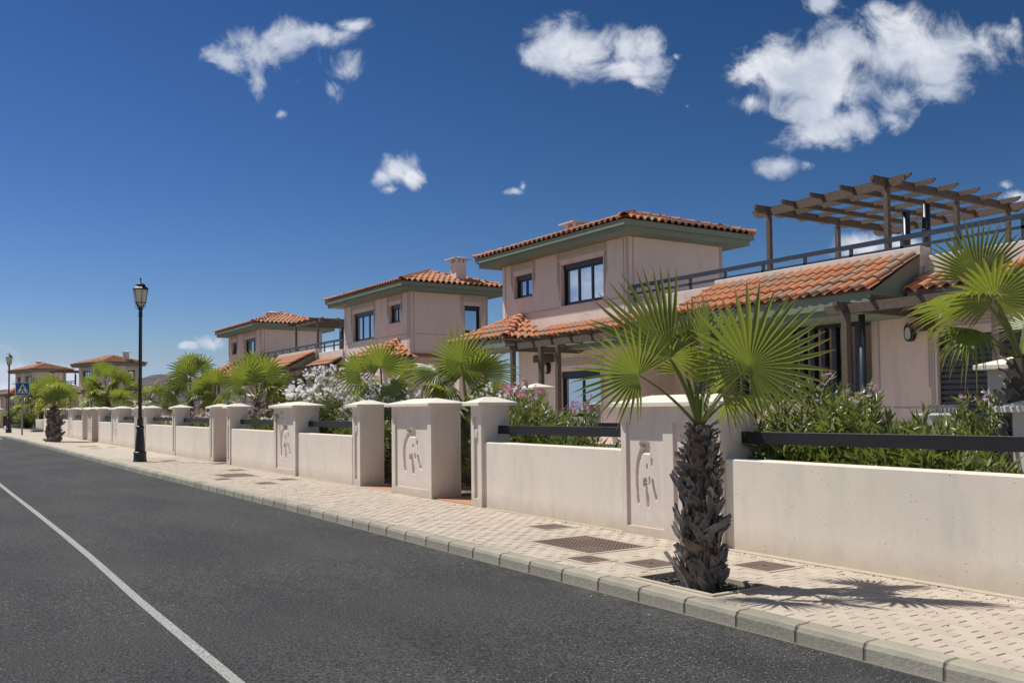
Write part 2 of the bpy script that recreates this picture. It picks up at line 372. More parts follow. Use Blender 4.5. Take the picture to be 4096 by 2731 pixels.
def npmesh(name, V, F, mat, attr=None, smooth=False):
    me = bpy.data.meshes.new(name); V = np.asarray(V, np.float32).reshape(-1, 3); F = np.asarray(F, np.int32)
    k = F.shape[1]; me.vertices.add(len(V)); me.vertices.foreach_set('co', V.ravel())
    me.loops.add(F.size); me.loops.foreach_set('vertex_index', F.ravel())
    me.polygons.add(len(F)); me.polygons.foreach_set('loop_start', np.arange(0, F.size, k, dtype=np.int32))
    if smooth: me.polygons.foreach_set('use_smooth', [True] * len(F))
    me.materials.append(MAT[mat]); me.update(); me.validate()
    if attr is not None:
        a = me.attributes.new('rad', 'FLOAT', 'POINT'); a.data.foreach_set('value', np.asarray(attr, np.float32))
    return me

# ---------------------------------------------------------------- ground, hills, road
def sheet(name, x0, x1, ys, z, mat):
    m = MB()
    for a, b in zip(ys[:-1], ys[1:]): m.quad((x0, a, z + gz(a)), (x1, a, z + gz(a)), (x1, b, z + gz(b)), (x0, b, z + gz(b)))
    return structure(name, m, mat)
g = MB(); YS = [-60, -10, 30, 60, 110, 170, 4200]
def gl(y): return gz(min(y, 170))
for a, b in zip(YS[:-1], YS[1:]): g.quad((-1500, a, -.06 + gl(a)), (4000, a, -.06 + gl(a)), (4000, b, -.06 + gl(b)), (-1500, b, -.06 + gl(b)))
structure('ground', g, 'dry_earth')
hv = []; hf = []; NX, NY = 110, 14
for j in range(NY):
    for i in range(NX):
        ang = math.radians(-14 + 62 * i / (NX - 1)); d = 1500 + 140 * j
        x, y = d * math.sin(ang), d * math.cos(ang)
        px = CXP + FOC * ((x * CR[0] + y * CR[1]) / (x * CW[0] + y * CW[1]))
        prof = np.interp(px, [-900, -300, 0, 200, 330, 480, 590, 670, 760, 900, 1100, 1400, 2200], [70, 62, 64, 66, 72, 84, 96, 103, 93, 80, 70, 62, 50])
        t = j / 7.
        h = prof * (math.sin(min(t, 1) * math.pi / 2) ** 1.1 if t <= 1 else 1 - .25 * (t - 1))
        h += 4.5 * math.sin(i * 1.7 + j * 2.1) * (t * (t < 1)) + RR.uniform(-1.2, 1.2) * (0 < t < 1)
        hv.append((x, y, h - 2))
for j in range(NY - 1):
    for i in range(NX - 1): a = j * NX + i; hf.append((a, a + 1, a + NX + 1, a + NX))
tag(link('hills', npmesh('hills', hv, hf, 'hill_rock', smooth=True)), kind='structure')
sheet('road', -3.4, 4.99, [-20, 10, 30, 50, 70, 110, 170], -.0, 'asphalt')
def ribbon(name, pts, w, mat, z=.004, kind='structure'):
    m = MB()
    for (xa, ya), (xb, yb) in zip(pts[:-1], pts[1:]): m.quad((xa - w, ya, gz(ya) + z), (xa + w, ya, gz(ya) + z), (xb + w, yb, gz(yb) + z), (xb - w, yb, gz(yb) + z))
    return tag(part(name, m, mat), kind=kind)
ribbon('lane_line', [(1.61, y) for y in (-5, 5.4, 8.4)] + [(1.625, 9.6), (1.64, 11), (1.645, 13), (1.635, 16), (1.61, 20), (1.59, 26), (1.58, 40), (1.56, 56)], .038, 'road_paint')
cw = MB()
for k in range(9): cw.quad((.2 + k * .55, 60.2, gz(60.2) + .004), (.45 + k * .55, 60.2, gz(60.2) + .004), (.45 + k * .55, 63.4, gz(63.4) + .004), (.2 + k * .55, 63.4, gz(63.4) + .004))
structure('crosswalk', cw, 'road_paint')
aw = MB(); aw.quad((2.6, 43, gz(43) + .004), (3.0, 43, gz(43) + .004), (3.0, 47, gz(47) + .004), (2.6, 47, gz(47) + .004)); aw.quad((2.3, 47, gz(47) + .005), (3.3, 47, gz(47) + .005), (2.8, 50, gz(50) + .005), (2.8, 50, gz(50) + .005))
structure('lane_arrow', aw, 'road_paint')

# pavement with kerb
def kx(y): return float(np.interp(y, [0, 14, 25, 54, 62, 66, 70], [4.985, 4.98, 4.80, 4.73, 4.6, 4.2, 3.2]))
PIT_R = (5.28, 5.86, 5.32, 6.22)     # x0 x1 y0 y1 of tree pit opening
COVERS = [(5.74, 6.49, 7.51, 8.54, 'large rusty drain cover with a dimpled pattern, beside the nearest panelled pillar'),
          (5.38, 5.66, 7.05, 7.40, 'smallest rusty cover, between the large dimpled cover and the kerb'),
          (5.66, 6.03, 6.50, 6.88, 'square rusty cover directly left of the nearest palm trunk'),
          (6.40, 6.80, 5.78, 6.19, 'square rusty cover right of the nearest palm trunk under the long wall'),
          (6.42, 6.83, 9.24, 9.63, 'square rusty cover at the wall foot beyond the large dimpled cover'),
          (6.43, 6.80, 22.45, 22.9, 'far square cover at the wall foot beyond the second large cover'),
          (5.72, 6.43, 20.42, 21.42, 'second large drain cover, flat brown, on the pavement below the second panelled pillar'),
          (5.38, 5.68, 19.8, 20.12, 'small cover on the kerb side of the second large cover'),
          (5.75, 6.10, 18.1, 18.55, 'small cover nearest the camera in the middle group of covers'),
          (6.43, 6.78, 18.8, 19.22, 'square cover against the wall in the middle group of covers'),
          (6.05, 6.45, 27.9, 28.4, 'single brown cover right of the near street lamp'),
          (5.70, 6.38, 41.1, 41.8, 'far large cover on the pavement left of the near street lamp'),
          (5.8, 6.15, 38.9, 39.2, 'far small cover on the kerb side of the far large cover'),
          (6.5, 6.83, 39.6, 40.0, 'far small cover on the wall side of the far large cover')]
pav = thing("pavement", None, None)
tag(pav, kind='structure')
def strip(m, x0, x1, y0, y1, z):
    m.quad((x0, y0, gz(y0) + z), (x1, y0, gz(y0) + z), (x1, y1, gz(y1) + z), (x0, y1, gz(y1) + z))
m = MB(); px0, px1, py0, py1 = PIT_R
strip(m, 5.05, 7.6, -6, py0, .1135); strip(m, 5.05, px0, py0, py1, .1135); strip(m, px1, 7.6, py0, py1, .1135); strip(m, 5.05, 7.6, py1, 12, .1135)
strip(m, 5.05, 7.6, 12, 14, .1135); ys = [14, 20, 25, 30]
for a, b in zip(ys[:-1], ys[1:]): m.quad((kx(a) + .08, a, pz(a) - .0065), (7.6, a, pz(a) - .0065), (7.6, b, pz(b) - .0065), (kx(b) + .08, b, pz(b) - .0065))
part('mortar_bed', m, 'mortar', pav)
m = MB(); ys = [30, 40, 54, 62, 66, 70]
for a, b in zip(ys[:-1], ys[1:]): m.quad((kx(a) + .08, a, pz(a)), (7.6, a, pz(a)), (7.6, b, pz(b)), (kx(b) + .08, b, pz(b)))
m.quad((-9, 70, pz(70)), (9.5, 70, pz(70)), (9.5, 96, pz(96)), (-9, 96, pz(96)))
part('far_paving', m, 'paving_far', pav)
# the pavers: a running bond laid along the kerb
pv = MB(); b_, L_, Wd = .006, .2, .1
prot = MB(); prot.box(-.097, .097 - .0, -.0475, .0475, -.02, 0, .005)
cand = []
for r in range(19):
    x = 5.215 + r * Wd
    for k in range(-8, 152):
        y = k * L_ + (r % 2) * L_ / 2
        if any(c[0] - .085 < x < c[1] + .085 and c[2] - .13 < y < c[3] + .13 for c in COVERS): continue
        if px0 - .1 < x < px1 + .1 and py0 - .16 < y < py1 + .16: continue
        if y > 14 and x < kx(y) + .2: continue
        cand.append((x, y))
def seen(x, y):
    p = np.array([x, y, pz(y) - EYE]); k = p @ CW
    if k < .5: return 0
    X = CXP + FOC * (p @ CR) / k; Y = CYP - FOC * (p @ CU) / k
    return (1 / k) if -50 < X < 4150 and Y < 2800 else 0
cand = [(seen(x, y), x, y) for x, y in cand]; cand = sorted([c for c in cand if c[0] > 0 or c[2] > 0], reverse=True)
pb = MB(); pb.box(-.0492, .0492, -.0955, .0955, -.018, 0, .0035); pme = pb.mesh('paver', 'paver')
for i, (s_, x, y) in enumerate(cand):
    dz = RR.uniform(-.0022, .0022); tilt = RR.uniform(-.012, .012)
    if i < 300:
        o = link('paver', pme, pav, (x, y, pz(y) + dz)); o.rotation_euler = (math.atan(SLOPE) + tilt * .5, tilt, RR.uniform(-.006, .006))
    else:
        z = pz(y) + dz; n = len(pv.v); e, f, q = .0492, .0955, .0035
        pv.v += [(x - e, y - f, z - .012), (x + e, y - f, z - .012), (x - e, y + f, z - .012), (x + e, y + f, z - .012)]
        t1, t2 = tilt * .04, -tilt * .04
        pv.v += [(x - e + q, y - f + q, z + t1), (x + e - q, y - f + q, z + t2), (x - e + q, y + f - q, z + t1), (x + e - q, y + f - q, z + t2)]
        for a, c in ((0, 1), (1, 3), (3, 2), (2, 0)): pv.f.append((n + a, n + c, n + 4 + c, n + 4 + a))
        pv.f.append((n + 4, n + 5, n + 7, n + 6))
part('pavers', pv, 'paver', pav, stuff=True)
m = MB()
for a in (0, 1):   # pale cement fillet along the wall foot
    pass
m.box(7.0, 7.11, 2, 7, .12, .128, 0, SLOPE); m.box(7.04, 7.12, 7, 12, .12, .127, 0, SLOPE); m.box(7.06, 7.13, 14.9, 35, .12, .127, 0, SLOPE)
part('cement_fillet', m, 'mortar', pav)

kerb = tag(thing('kerb', None, None), kind='structure')
def kerb_mesh(L, seed):
    rr = random.Random(seed); m = MB()
    prof = [(0, -.05), (.006, .085), (.018, .1135), (.045, .122), (.15, .124), (.15, -.05)]
    n = 7; N = len(prof)
    for j in range(n):
        y = (.005, .014)[j] if j < 2 else ((L - .014, L - .005)[j - n + 2] if j > n - 3 else L * j / (n - 1)); e = .009 if j in (0, n - 1) else 0
        for k, (x, z) in enumerate(prof):
            w = rr.uniform(-.0022, .0022) if 0 < k < 4 else 0
            m.v.append((x + (e if k < 3 else 0) + w, y, z - (e if 1 < k < 5 else 0) + w))
    for j in range(n - 1):
        for k in range(N): a = j * N; m.f.append((a + k, a + (k + 1) % N, a + N + (k + 1) % N, a + N + k))
    m.f.append(tuple(range(N))[::-1]); m.f.append(tuple((n - 1) * N + k for k in range(N)))
    return m.mesh('kerb_stone', 'kerb_concrete')
KM = [kerb_mesh(.534, s) for s in range(5)]
y = 3.191 - 8 * .5345
while y < 66:
    a = kx(y + .267); an = math.atan2(kx(y) - kx(y + .534), .534)
    o = link('kerb_stone', KM[RR.randrange(5)], kerb, (kx(y), y, gz(y) + RR.uniform(-.002, .002))); o.rotation_euler = (math.atan(SLOPE), 0, an)
    y += .5345
m = MB()
ys = [-1, 14, 25, 54, 62, 66]
for a, b in zip(ys[:-1], ys[1:]): m.quad((kx(a) + .007, a, gz(a) - .01), (kx(a) + .012, a, gz(a) + .08), (kx(b) + .012, b, gz(b) + .08), (kx(b) + .007, b, gz(b) - .01)); m.quad((kx(a) + .012, a, gz(a) + .08), (kx(a) + .04, a, gz(a) + .117), (kx(b) + .04, b, gz(b) + .117), (kx(b) + .012, b, gz(b) + .08)); m.quad((kx(a) + .04, a, gz(a) + .117), (kx(a) + .15, a, gz(a) + .121), (kx(b) + .15, b, gz(b) + .121), (kx(b) + .04, b, gz(b) + .117))
m.box(4.972, 4.99, -1, 14, 0, .006, 0, SLOPE)
part('kerb_joint', m, 'kerb_mortar', kerb)
tp = thing('tree_pit', 'sunken square planting hole edged with pale concrete around the nearest palm trunk', 'tree pit', (0, 0, 0))
m = MB(); w = .045
for (a, b, c, d) in ((px0 - w, px1 + w, py0 - w, py0), (px0 - w, px1 + w, py1, py1 + w), (px1, px1 + w, py0, py1), (px0 - w, px0, py0, py1)): m.box(a, b, c, d, .0, .128, .004, SLOPE)
part('edging', m, 'mortar', tp)
m = MB(); N = 14
for j in range(N + 1):
    for i in range(N + 1): x = px0 + (px1 - px0) * i / N; y = py0 + (py1 - py0) * j / N; m.v.append((x, y, .075 + gz(y) + RR.uniform(-.006, .008) + .02 * math.exp(-((x - 5.47) ** 2 + (y - 5.7) ** 2) * 20)))
for j in range(N):
    for i in range(N): a = j * (N + 1) + i; m.f.append((a, a + 1, a + N + 2, a + N + 1))
part('pit_soil', m, 'gravel', tp)
m = MB(); m.tube([(5.50 + .25 * math.cos(t), 5.68 + .30 * math.sin(t), .115 + gz(5.6) + .012 * math.sin(3 * t)) for t in np.linspace(.3, 6.0, 24)], .010, 6)
part('drip_hose', m, 'fence_beam', tp, True)
m = MB()
for k in range(260):
    x = RR.uniform(px0 + .02, px1 - .02); y = RR.uniform(py0 + .02, py1 - .02); s = RR.uniform(.006, .018); a = RR.uniform(0, 3.1); z = .085 + gz(y) + .02 * math.exp(-((x - 5.47) ** 2 + (y - 5.7) ** 2) * 20)
    m.beam((x - s * math.cos(a), y - s * math.sin(a), z), (x + s * math.cos(a), y + s * math.sin(a), z + RR.uniform(0, .015)), s, s * .6)
part('bark_chips', m, 'gravel', tp, stuff=True)
for (a, b, c, d, lab) in COVERS:
    t = thing('drain_cover', lab, 'drain cover', ((a + b) / 2, (c + d) / 2, pz((c + d) / 2)), 0, 'iron covers set in the pavement'); t.rotation_euler = (math.atan(SLOPE), 0, RR.uniform(-.02, .02))
    hx, hy = (b - a) / 2, (d - c) / 2
    m = MB(); m.box(-hx, hx, -hy, hy, -.014, .005, .002); part('plate', m, 'cover_iron', t)
    m = MB(); w = .05
    for q in ((-hx - w, hx + w, -hy - w, -hy - .004), (-hx - w, hx + w, hy + .004, hy + w), (-hx - w, -hx - .004, -hy, hy), (hx + .004, hx + w, -hy, hy)): m.box(*q, -.014, .003)
    m.box(-hx - .14, hx + .14, -hy - .22, hy + .22, -.016, -.0035); part('cement_rim', m, 'mortar', t)
    if hx > .3 and c < 15:
        m = MB()
        for i in range(26):
            for j in range(36):
                x = -hx + .04 + i * (2 * hx - .08) / 25; yy = -hy + .04 + j * (2 * hy - .08) / 35
                if (i + j) % 2 or (abs(x - .2) < .11 and abs(yy - hy + .16) < .1) or (abs(x + .2) < .11 and abs(yy + hy - .2) < .14): continue
                m.lathe([(.011, .005), (.008, .009)], x, yy, 5)
        part('raised_dots', m, 'cover_iron', t, stuff=True)
    elif hx > .12:
        m = MB(); m.box(-.025, .025, -.01, .01, .005, .007); part('lifting_slot', m, 'debris', t); m = MB(); m.box(-hx * .55, hx * .1, hy * .35, hy * .6, .005, .007); part('raised_plate', m, 'cover_iron', t)
m = MB()
for k in range(330):
    if k < 260: y = RR.uniform(3.2, 24) if k % 2 else RR.uniform(3, 10); x = 7.05 - abs(RR.gauss(0, .09)) - (.04 if y < 7 else 0)
    else: y = RR.uniform(3, 14); x = RR.uniform(5.2, 7.0)
    if 6.9 < y < 8.6: x -= .06
    s = RR.uniform(.0025, .0065) * (1.5 if RR.random() < .08 else 1)
    m.lathe([(s * .7, pz(y) - .001), (s, pz(y) + s * .6), (s * .4, pz(y) + s * 1.2)], x, y, 4)
tag(part('seed_litter', m, 'debris'), 'tiny dark seeds and crumbs scattered on the pavement along the wall foot', 'litter', kind='stuff')
m = MB()
for k in range(46):
    y = RR.uniform(3.0, 26); x = (4.95 - abs(RR.gauss(0, .16))) if k < 30 else RR.uniform(1.8, 4.8); s = RR.uniform(.01, .028); a = RR.uniform(0, 3.14)
    c_, s2 = math.cos(a) * s, math.sin(a) * s; z = gz(y) + .006
    m.quad((x - c_, y - s2, z), (x + s2 * .25, y - c_ * .25, z + .004), (x + c_, y + s2, z + .002), (x - s2 * .25, y + c_ * .25, z + .004))
tag(part('dry_leaves', m, 'dry_leaf'), 'small dry yellow leaves lying on the asphalt along the kerb', 'litter', kind='stuff')

# ---------------------------------------------------------------- garden walls, pillars, beams
def rect_wall(m, P, a0, a1, z0, z1, holes, depth, back=None):
    """front face with recessed openings; P(a, z, d) maps to 3-D"""
    A = sorted({a0, a1, *[h[0] for h in holes], *[h[1] for h in holes]}); Z = sorted({z0, z1, *[h[2] for h in holes], *[h[3] for h in holes]})
    for i in range(len(A) - 1):
        for j in range(len(Z) - 1):
            ca, cz = (A[i] + A[i + 1]) / 2, (Z[j] + Z[j + 1]) / 2
            if any(h[0] < ca < h[1] and h[2] < cz < h[3] for h in holes): continue
            m.quad(P(A[i], Z[j], 0), P(A[i + 1], Z[j], 0), P(A[i + 1], Z[j + 1], 0), P(A[i], Z[j + 1], 0))
    for h in holes:
        b, c, d, e = h[:4]; q = h[4] if len(h) > 4 else depth
        m.quad(P(b, d, 0), P(b, d, q), P(b, e, q), P(b, e, 0)); m.quad(P(c, d, 0), P(c, d, q), P(c, e, q), P(c, e, 0))
        m.quad(P(b, d, 0), P(c, d, 0), P(c, d, q), P(b, d, q)); m.quad(P(b, e, 0), P(c, e, 0), P(c, e, q), P(b, e, q))
        if back: m.quad(P(b, d, q), P(c, d, q), P(c, e, q), P(b, e, q))
# carved relief panel (sunk figure of rounded strokes), unit square fx 0..1 left to right, fy 0..1 top to bottom
STROKES = [([(.36, .215), (.40, .225)], .022, .03), ([(.44, .245), (.50, .24), (.56, .25)], .050, .035),
           ([(.41, .26), (.36, .30), (.30, .37), (.265, .45), (.255, .55), (.255, .60)], .030, .03), ([(.255, .60), (.27, .66), (.275, .73), (.285, .755)], .026, .03),
           ([(.655, .36), (.655, .40)], .014, .02), ([(.53, .415), (.53, .435)], .015, .025), ([(.44, .57), (.445, .60)], .022, .025), ([(.59, .545), (.59, .58)], .017, .025),
           ([(.49, .56), (.515, .65), (.53, .775)], .022, .03), ([(.54, .72), (.54, .78)], .028, .03), ([(.67, .56), (.70, .62), (.745, .70)], .018, .025), ([(.745, .70), (.765, .715)], .022, .028)]
def relief(Wd_, Hh, nx=110, nz=170):
    X, Z = np.meshgrid(np.linspace(0, 1, nx), np.linspace(0, 1, nz)); dep = np.zeros_like(X)
    asp = Hh / Wd_ * .92
    for pts, r, d in STROKES:
        best = np.full_like(X, 9.)
        for (ax, ay), (bx, by) in zip(pts[:-1], pts[1:]):
            ay, by = ay * asp, by * asp; ux, uy = bx - ax, by - ay; L2 = ux * ux + uy * uy
            t = np.clip(((X - ax) * ux + (Z * asp - ay) * uy) / L2, 0, 1)
            best = np.minimum(best, np.hypot(X - ax - t * ux, Z * asp - ay - t * uy))
        dep = np.maximum(dep, (d + .03) * np.clip((r * 1.15 - best) / (r * .22), 0, 1))
    V = np.stack([dep, (1 - X) * Wd_, (1 - Z) * Hh], -1).reshape(-1, 3)
    i = np.arange(nx * nz).reshape(nz, nx); F = np.stack([i[:-1, :-1], i[:-1, 1:], i[1:, 1:], i[1:, :-1]], -1).reshape(-1, 4)
    return npmesh('relief_panel', V, F, 'pillar_plaster', smooth=True)
RELIEF = relief(1.22, 1.24)
def hip_cap(m, x0, x1, y0, y1, z, oh=.095, t=.055, rise=.095):
    a, b, c, d = x0 - oh, x1 + oh, y0 - oh, y1 + oh
    n = len(m.v); m.v += [(x, y, zz) for zz in (z, z + t) for x, y in ((a, c), (b, c), (b, d), (a, d))]
    hx, hy = (b - a) / 2, (d - c) / 2; r = min(hx, hy); cx, cy = (a + b) / 2, (c + d) / 2
    m.f += [(n, n + 1, n + 2, n + 3)] + [(n + i, n + (i + 1) % 4, n + 4 + (i + 1) % 4, n + 4 + i) for i in range(4)]
    if abs(hx - hy) < .03:
        m.v.append((cx, cy, z + t + rise)); m.f += [(n + 4 + i, n + 4 + (i + 1) % 4, n + 8) for i in range(4)]
    elif hy > hx:
        m.v += [(cx, c + r, z + t + rise), (cx, d - r, z + t + rise)]; m.f += [(n + 4, n + 5, n + 8), (n + 5, n + 6, n + 9, n + 8), (n + 6, n + 7, n + 9), (n + 7, n + 4, n + 8, n + 9)]
    else:
        m.v += [(a + r, cy, z + t + rise), (b - r, cy, z + t + rise)]; m.f += [(n + 7, n + 4, n + 8), (n + 4, n + 5, n + 9, n + 8), (n + 5, n + 6, n + 9), (n + 6, n + 7, n + 8, n + 9)]
def pillar(y0, y1, x0, x1, h, kind, label, bell=False, group='plastered pillars along the street wall'):
    ym = (y0 + y1) / 2; t = thing('wall_pillar', label, 'pillar', (x0, y0, pz(ym)), 0, group); w = y1 - y0; d = x1 - x0
    P = lambda a, z, q: (q, a, z); m = MB(); holes = []
    if kind == 'slim': holes = [(w * .28, w * .72, .13, h - .16, .03)]
    if kind == 'wide': holes = [(.13, w - .13, .13, h - .14, .028)]
    if kind == 'double': holes = [(.09, w / 2 - .09, .10, h - .17, .028), (w / 2 + .07, w - .09, .10, h - .17, .028)]
    rect_wall(m, P, 0, w, -.15, h + .02, holes, .03, back=(kind in ('slim',)))
    m.quad((0, 0, -.15), (d, 0, -.15), (d, 0, h + .02), (0, 0, h + .02)); m.quad((0, w, -.15), (d, w, -.15), (d, w, h + .02), (0, w, h + .02)); m.quad((d, 0, -.15), (d, w, -.15), (d, w, h + .02), (d, 0, h + .02))
    part('shaft', m, 'pillar_plaster', t)
    m = MB(); hip_cap(m, 0, d, 0, w, h, .095 if kind == 'slim' else .10, .05, .085 if kind == 'slim' else .085); part('cap', m, 'cap_plaster', t, bevel=.004)
    for hh in holes if kind in ('wide', 'double') else []:
        o = link('relief_panel', RELIEF, t, (.028, hh[0], hh[2])); o.scale = (1, (hh[1] - hh[0]) / 1.22, (hh[3] - hh[2]) / 1.24)
    if bell:
        m = MB(); m.box(.0, .03, w / 2 - .045, w / 2 + .045, 1.02, 1.15, .008); o = part('doorbell', m, 'bell_plastic', t)
        m = MB(); m.box(-.006, 0, w / 2 - .022, w / 2 + .022, 1.04, 1.11, 0); part('button', m, 'white_paint', o)
    return t
def wall(y0, y1, h, label, xf=7.1, beam=True):
    t = thing('garden_wall', label, 'wall', (0, 0, 0), 0, 'low plastered walls between the pillars')
    m = MB(); m.box(xf, xf + .2, y0 - .02, y1 + .02, .0, .12 + h, .012, SLOPE); part('wall_body', m, 'garden_plaster', t)
    if beam:
        m = MB(); zb = pz((y0 + y1) / 2); m.box(7.35, 7.40, y0 - .26, y1 + .08, zb + 1.09, zb + 1.215, .004); part('beam', m, 'fence_beam', t)
    return t
PX = 7.055
pillar(6.945, 8.545, 7.03, 7.55, 1.47, 'double', 'widest pillar with two carved panels, right behind the nearest palm trunk')
wall(2.0, 6.92, .925, 'longest low wall, pitted pale plaster, at the right edge beside the nearest palm')
wall(8.55, 11.78, .965, 'low wall between the widest pillar and the slim pillar with the big doorbell')
pillar(11.8, 12.1, PX, 7.55, 1.5, 'slim', 'slim pillar with white doorbell right of the free-standing panelled pillar', True)
pillar(13.42, 14.9, 7.075, 7.63, 1.5, 'wide', 'free-standing wide carved pillar with a garden gap on both sides, mid picture')
pillar(16.34, 16.70, 7.10, 7.6, 1.5, 'slim', 'slim pillar with small doorbell just left of the free-standing wide pillar', True)
wall(16.7, 19.72, .95, 'low wall with oleander shadow on it under the white flowering bush')
pillar(19.74, 21.18, 7.05, 7.6, 1.5, 'wide', 'wide carved pillar whose cap is partly covered by the white oleander')
wall(21.2, 24.8, .96, 'low wall between a slim doorbell pillar and the pillar under the white oleander')
pillar(24.82, 25.12, 7.07, 7.55, 1.5, 'slim', 'right one of the two slim pillars standing close together at a narrow gate', True)
pillar(26.55, 26.95, 7.10, 7.62, 1.5, 'slim', 'left one of the two slim pillars standing close together at a narrow gate')
wall(26.95, 31.02, .955, 'low wall with pink flowers hanging over it, right of the near lamp')
pillar(31.04, 31.42, 7.08, 7.55, 1.5, 'slim', 'slim pillar between two low walls, first one right of the near lamp base')
wall(31.42, 35.5, .955, 'low wall starting directly right of the near lamp base')
pillar(35.52, 35.9, 7.1, 7.55, 1.5, 'slim', 'slim pillar touching the near lamp post on its right side')
pillar(37.3, 37.7, 7.1, 7.6, 1.5, 'slim', 'slim pillar hidden behind the near lamp post')
wall(37.7, 41.05, .955, 'low wall ending behind the near lamp, on its left')
pillar(41.08, 42.6, 7.1, 7.65, 1.5, 'wide', 'first wide carved pillar left of the near lamp')
wall(42.6, 45.68, .955, 'low wall left of the first wide carved pillar beyond the near lamp')
pillar(45.7, 46.05, 7.12, 7.6, 1.5, 'slim', 'slim pillar right of the far free-standing wide pillar')
pillar(47.9, 49.4, 7.13, 7.65, 1.5, 'wide', 'far free-standing wide carved pillar')
pillar(50.85, 51.2, 7.15, 7.65, 1.5, 'slim', 'slim pillar left of the far free-standing wide pillar')
wall(51.2, 54.6, .955, 'low wall right of the farthest wide carved pillar', 7.16)
pillar(54.62, 56.1, 7.15, 7.7, 1.5, 'wide', 'farthest wide carved pillar, right of the small pavement palm')
wall(56.1, 59.8, .955, 'last bright low wall just right of the small pavement palm', 7.18)
pillar(59.85, 60.2, 7.17, 7.7, 1.5, 'slim', 'slim pillar directly right of the small pavement palm')
pillar(63.6, 63.95, 7.2, 7.7, 1.5, 'slim', 'slim pillar peeping out behind the small pavement palm')
wall(60.2, 68.0, .955, 'end wall mostly hidden by the small pavement palm', 7.2)
pillar(68.0, 68.4, 7.25, 7.75, 1.5, 'slim', 'corner pillar left of the small pavement palm')
pillar(92.5, 93.1, 5.9, 6.6, 1.6, 'plain', 'pillar across the side street at the left edge of the picture')
# pillars and rails inside the gardens
GI = 'short pillars inside the gardens'
pillar(5.15, 5.5, 9.5, 9.85, 1.83, 'plain', 'capped pillar in front of the dark roller shutter', group=GI)
pillar(4.1, 4.42, 8.0, 8.35, 1.40, 'plain', 'inner pillar cut by the right edge, in front of the right palm trunk', group=GI)
pillar(15.6, 15.95, 10.6, 10.95, 1.83, 'plain', 'inner pillar between the pink-tipped oleander and the porch posts', group=GI)
pillar(33.0, 33.35, 10.0, 10.35, 1.9, 'plain', 'small inner pillar glimpsed above the pink oleander near the twin gate pillars', group=GI)
def garden_rail(y0, y1, x, z, h, label, foot=True):
    t = thing('garden_rail', label, 'railing', (0, 0, 0), 0, 'dark timber rails inside the gardens')
    m = MB(); m.box(x, x + .05, y0, y1, z, z + h, .004); part('beam', m, 'fence_beam', t)
    for y in (y0 + .1, y1 - .1):
        m = MB(); m.box(x + .052, x + .10, y - .03, y + .03, .15, z + h - .01); part('post', m, 'fence_beam', t)
    if foot:
        m = MB(); m.box(x + .11, x + .30, y0, y1, .05, z - .28, .01); part('plinth_wall', m, 'garden_plaster', t)
garden_rail(4.45, 6.9, 9.2, 1.22, .15, 'broad dark rail behind the front wall under the right-hand bush')
garden_rail(15.95, 22.0, 10.7, 1.62, .12, 'dark rail in front of the far glazed door')
garden_rail(9.0, 15.5, 10.7, 1.25, .12, 'dark rail behind the low wall left of the nearest palm')
# driveway slabs in the gate gaps
for (a, b, lab) in ((12.1, 13.4, 'terracotta path through the gap right of the free-standing carved pillar'), (14.9, 16.34, 'terracotta path through the gap left of the free-standing carved pillar'), (25.12, 26.55, 'terracotta path between the two close slim pillars'), (46.05, 47.9, 'terracotta path in the far gate gap')):
    t = thing('garden_path', lab, 'path'); m = MB(); m.box(7.13, 13.5, a - .05, b + .05, .03, .13, .004, SLOPE); part('slab', m, 'terracotta_path', t)
m = MB(); m.box(7.62, 60, -20, 70, .02, .10, 0, SLOPE); structure('garden_ground', m, 'garden_gravel')

# ---------------------------------------------------------------- villas
def tile_mesh():
    prof = []
    for i in range(7):
        a = math.pi * (1 - i / 6); prof.append((.076 + .074 * math.cos(a), .068 * math.sin(a)))
    prof += [(.165, -.012), (.19, -.016), (.218, -.002)]
    m = MB(); n = len(prof); L = .43
    for (y, s, dz) in ((0, 1.06, .014), (L, .93, 0)):
        m.v += [(.1 + (x - .1) * s, y, z * s + dz) for x, z in prof]
    m.v += [(.1 + (x - .1) * .94, 0, z * .84 + .002) for x, z in prof]
    for i in range(n - 1): m.f.append((i, i + 1, n + i + 1, n + i)); m.f.append((2 * n + i + 1, 2 * n + i, i, i + 1)[::-1])
    me = bpy.data.meshes.new('roof_tile'); me.from_pydata(m.v, [], m.f); me.materials.append(MAT['roof_tile']); return me
TILE = tile_mesh(); TV = np.array([v.co[:] for v in TILE.vertices]); TF = np.array([p.vertices[:] for p in TILE.polygons])
def ridge_mesh():
    m = MB(); n = 9
    for (y, r) in ((0, .118), (.05, .112), (.42, .092)): m.v += [(r * math.cos(math.pi * (i / (n - 1))), y, r * .85 * math.sin(math.pi * (i / (n - 1)))) for i in range(n)]
    m.v += [(.1 * math.cos(math.pi * (i / (n - 1))), 0, .08 * math.sin(math.pi * (i / (n - 1)))) for i in range(n)]
    for j in range(2):
        for i in range(n - 1): a = j * n; m.f.append((a + i, a + i + 1, a + n + i + 1, a + n + i))
    for i in range(n - 1): m.f.append((3 * n + i, 3 * n + i + 1, i + 1, i))
    me = bpy.data.meshes.new('ridge_tile'); me.from_pydata(m.v, [], m.f); me.materials.append(MAT['ridge_tile']); return me
RIDGE = ridge_mesh()
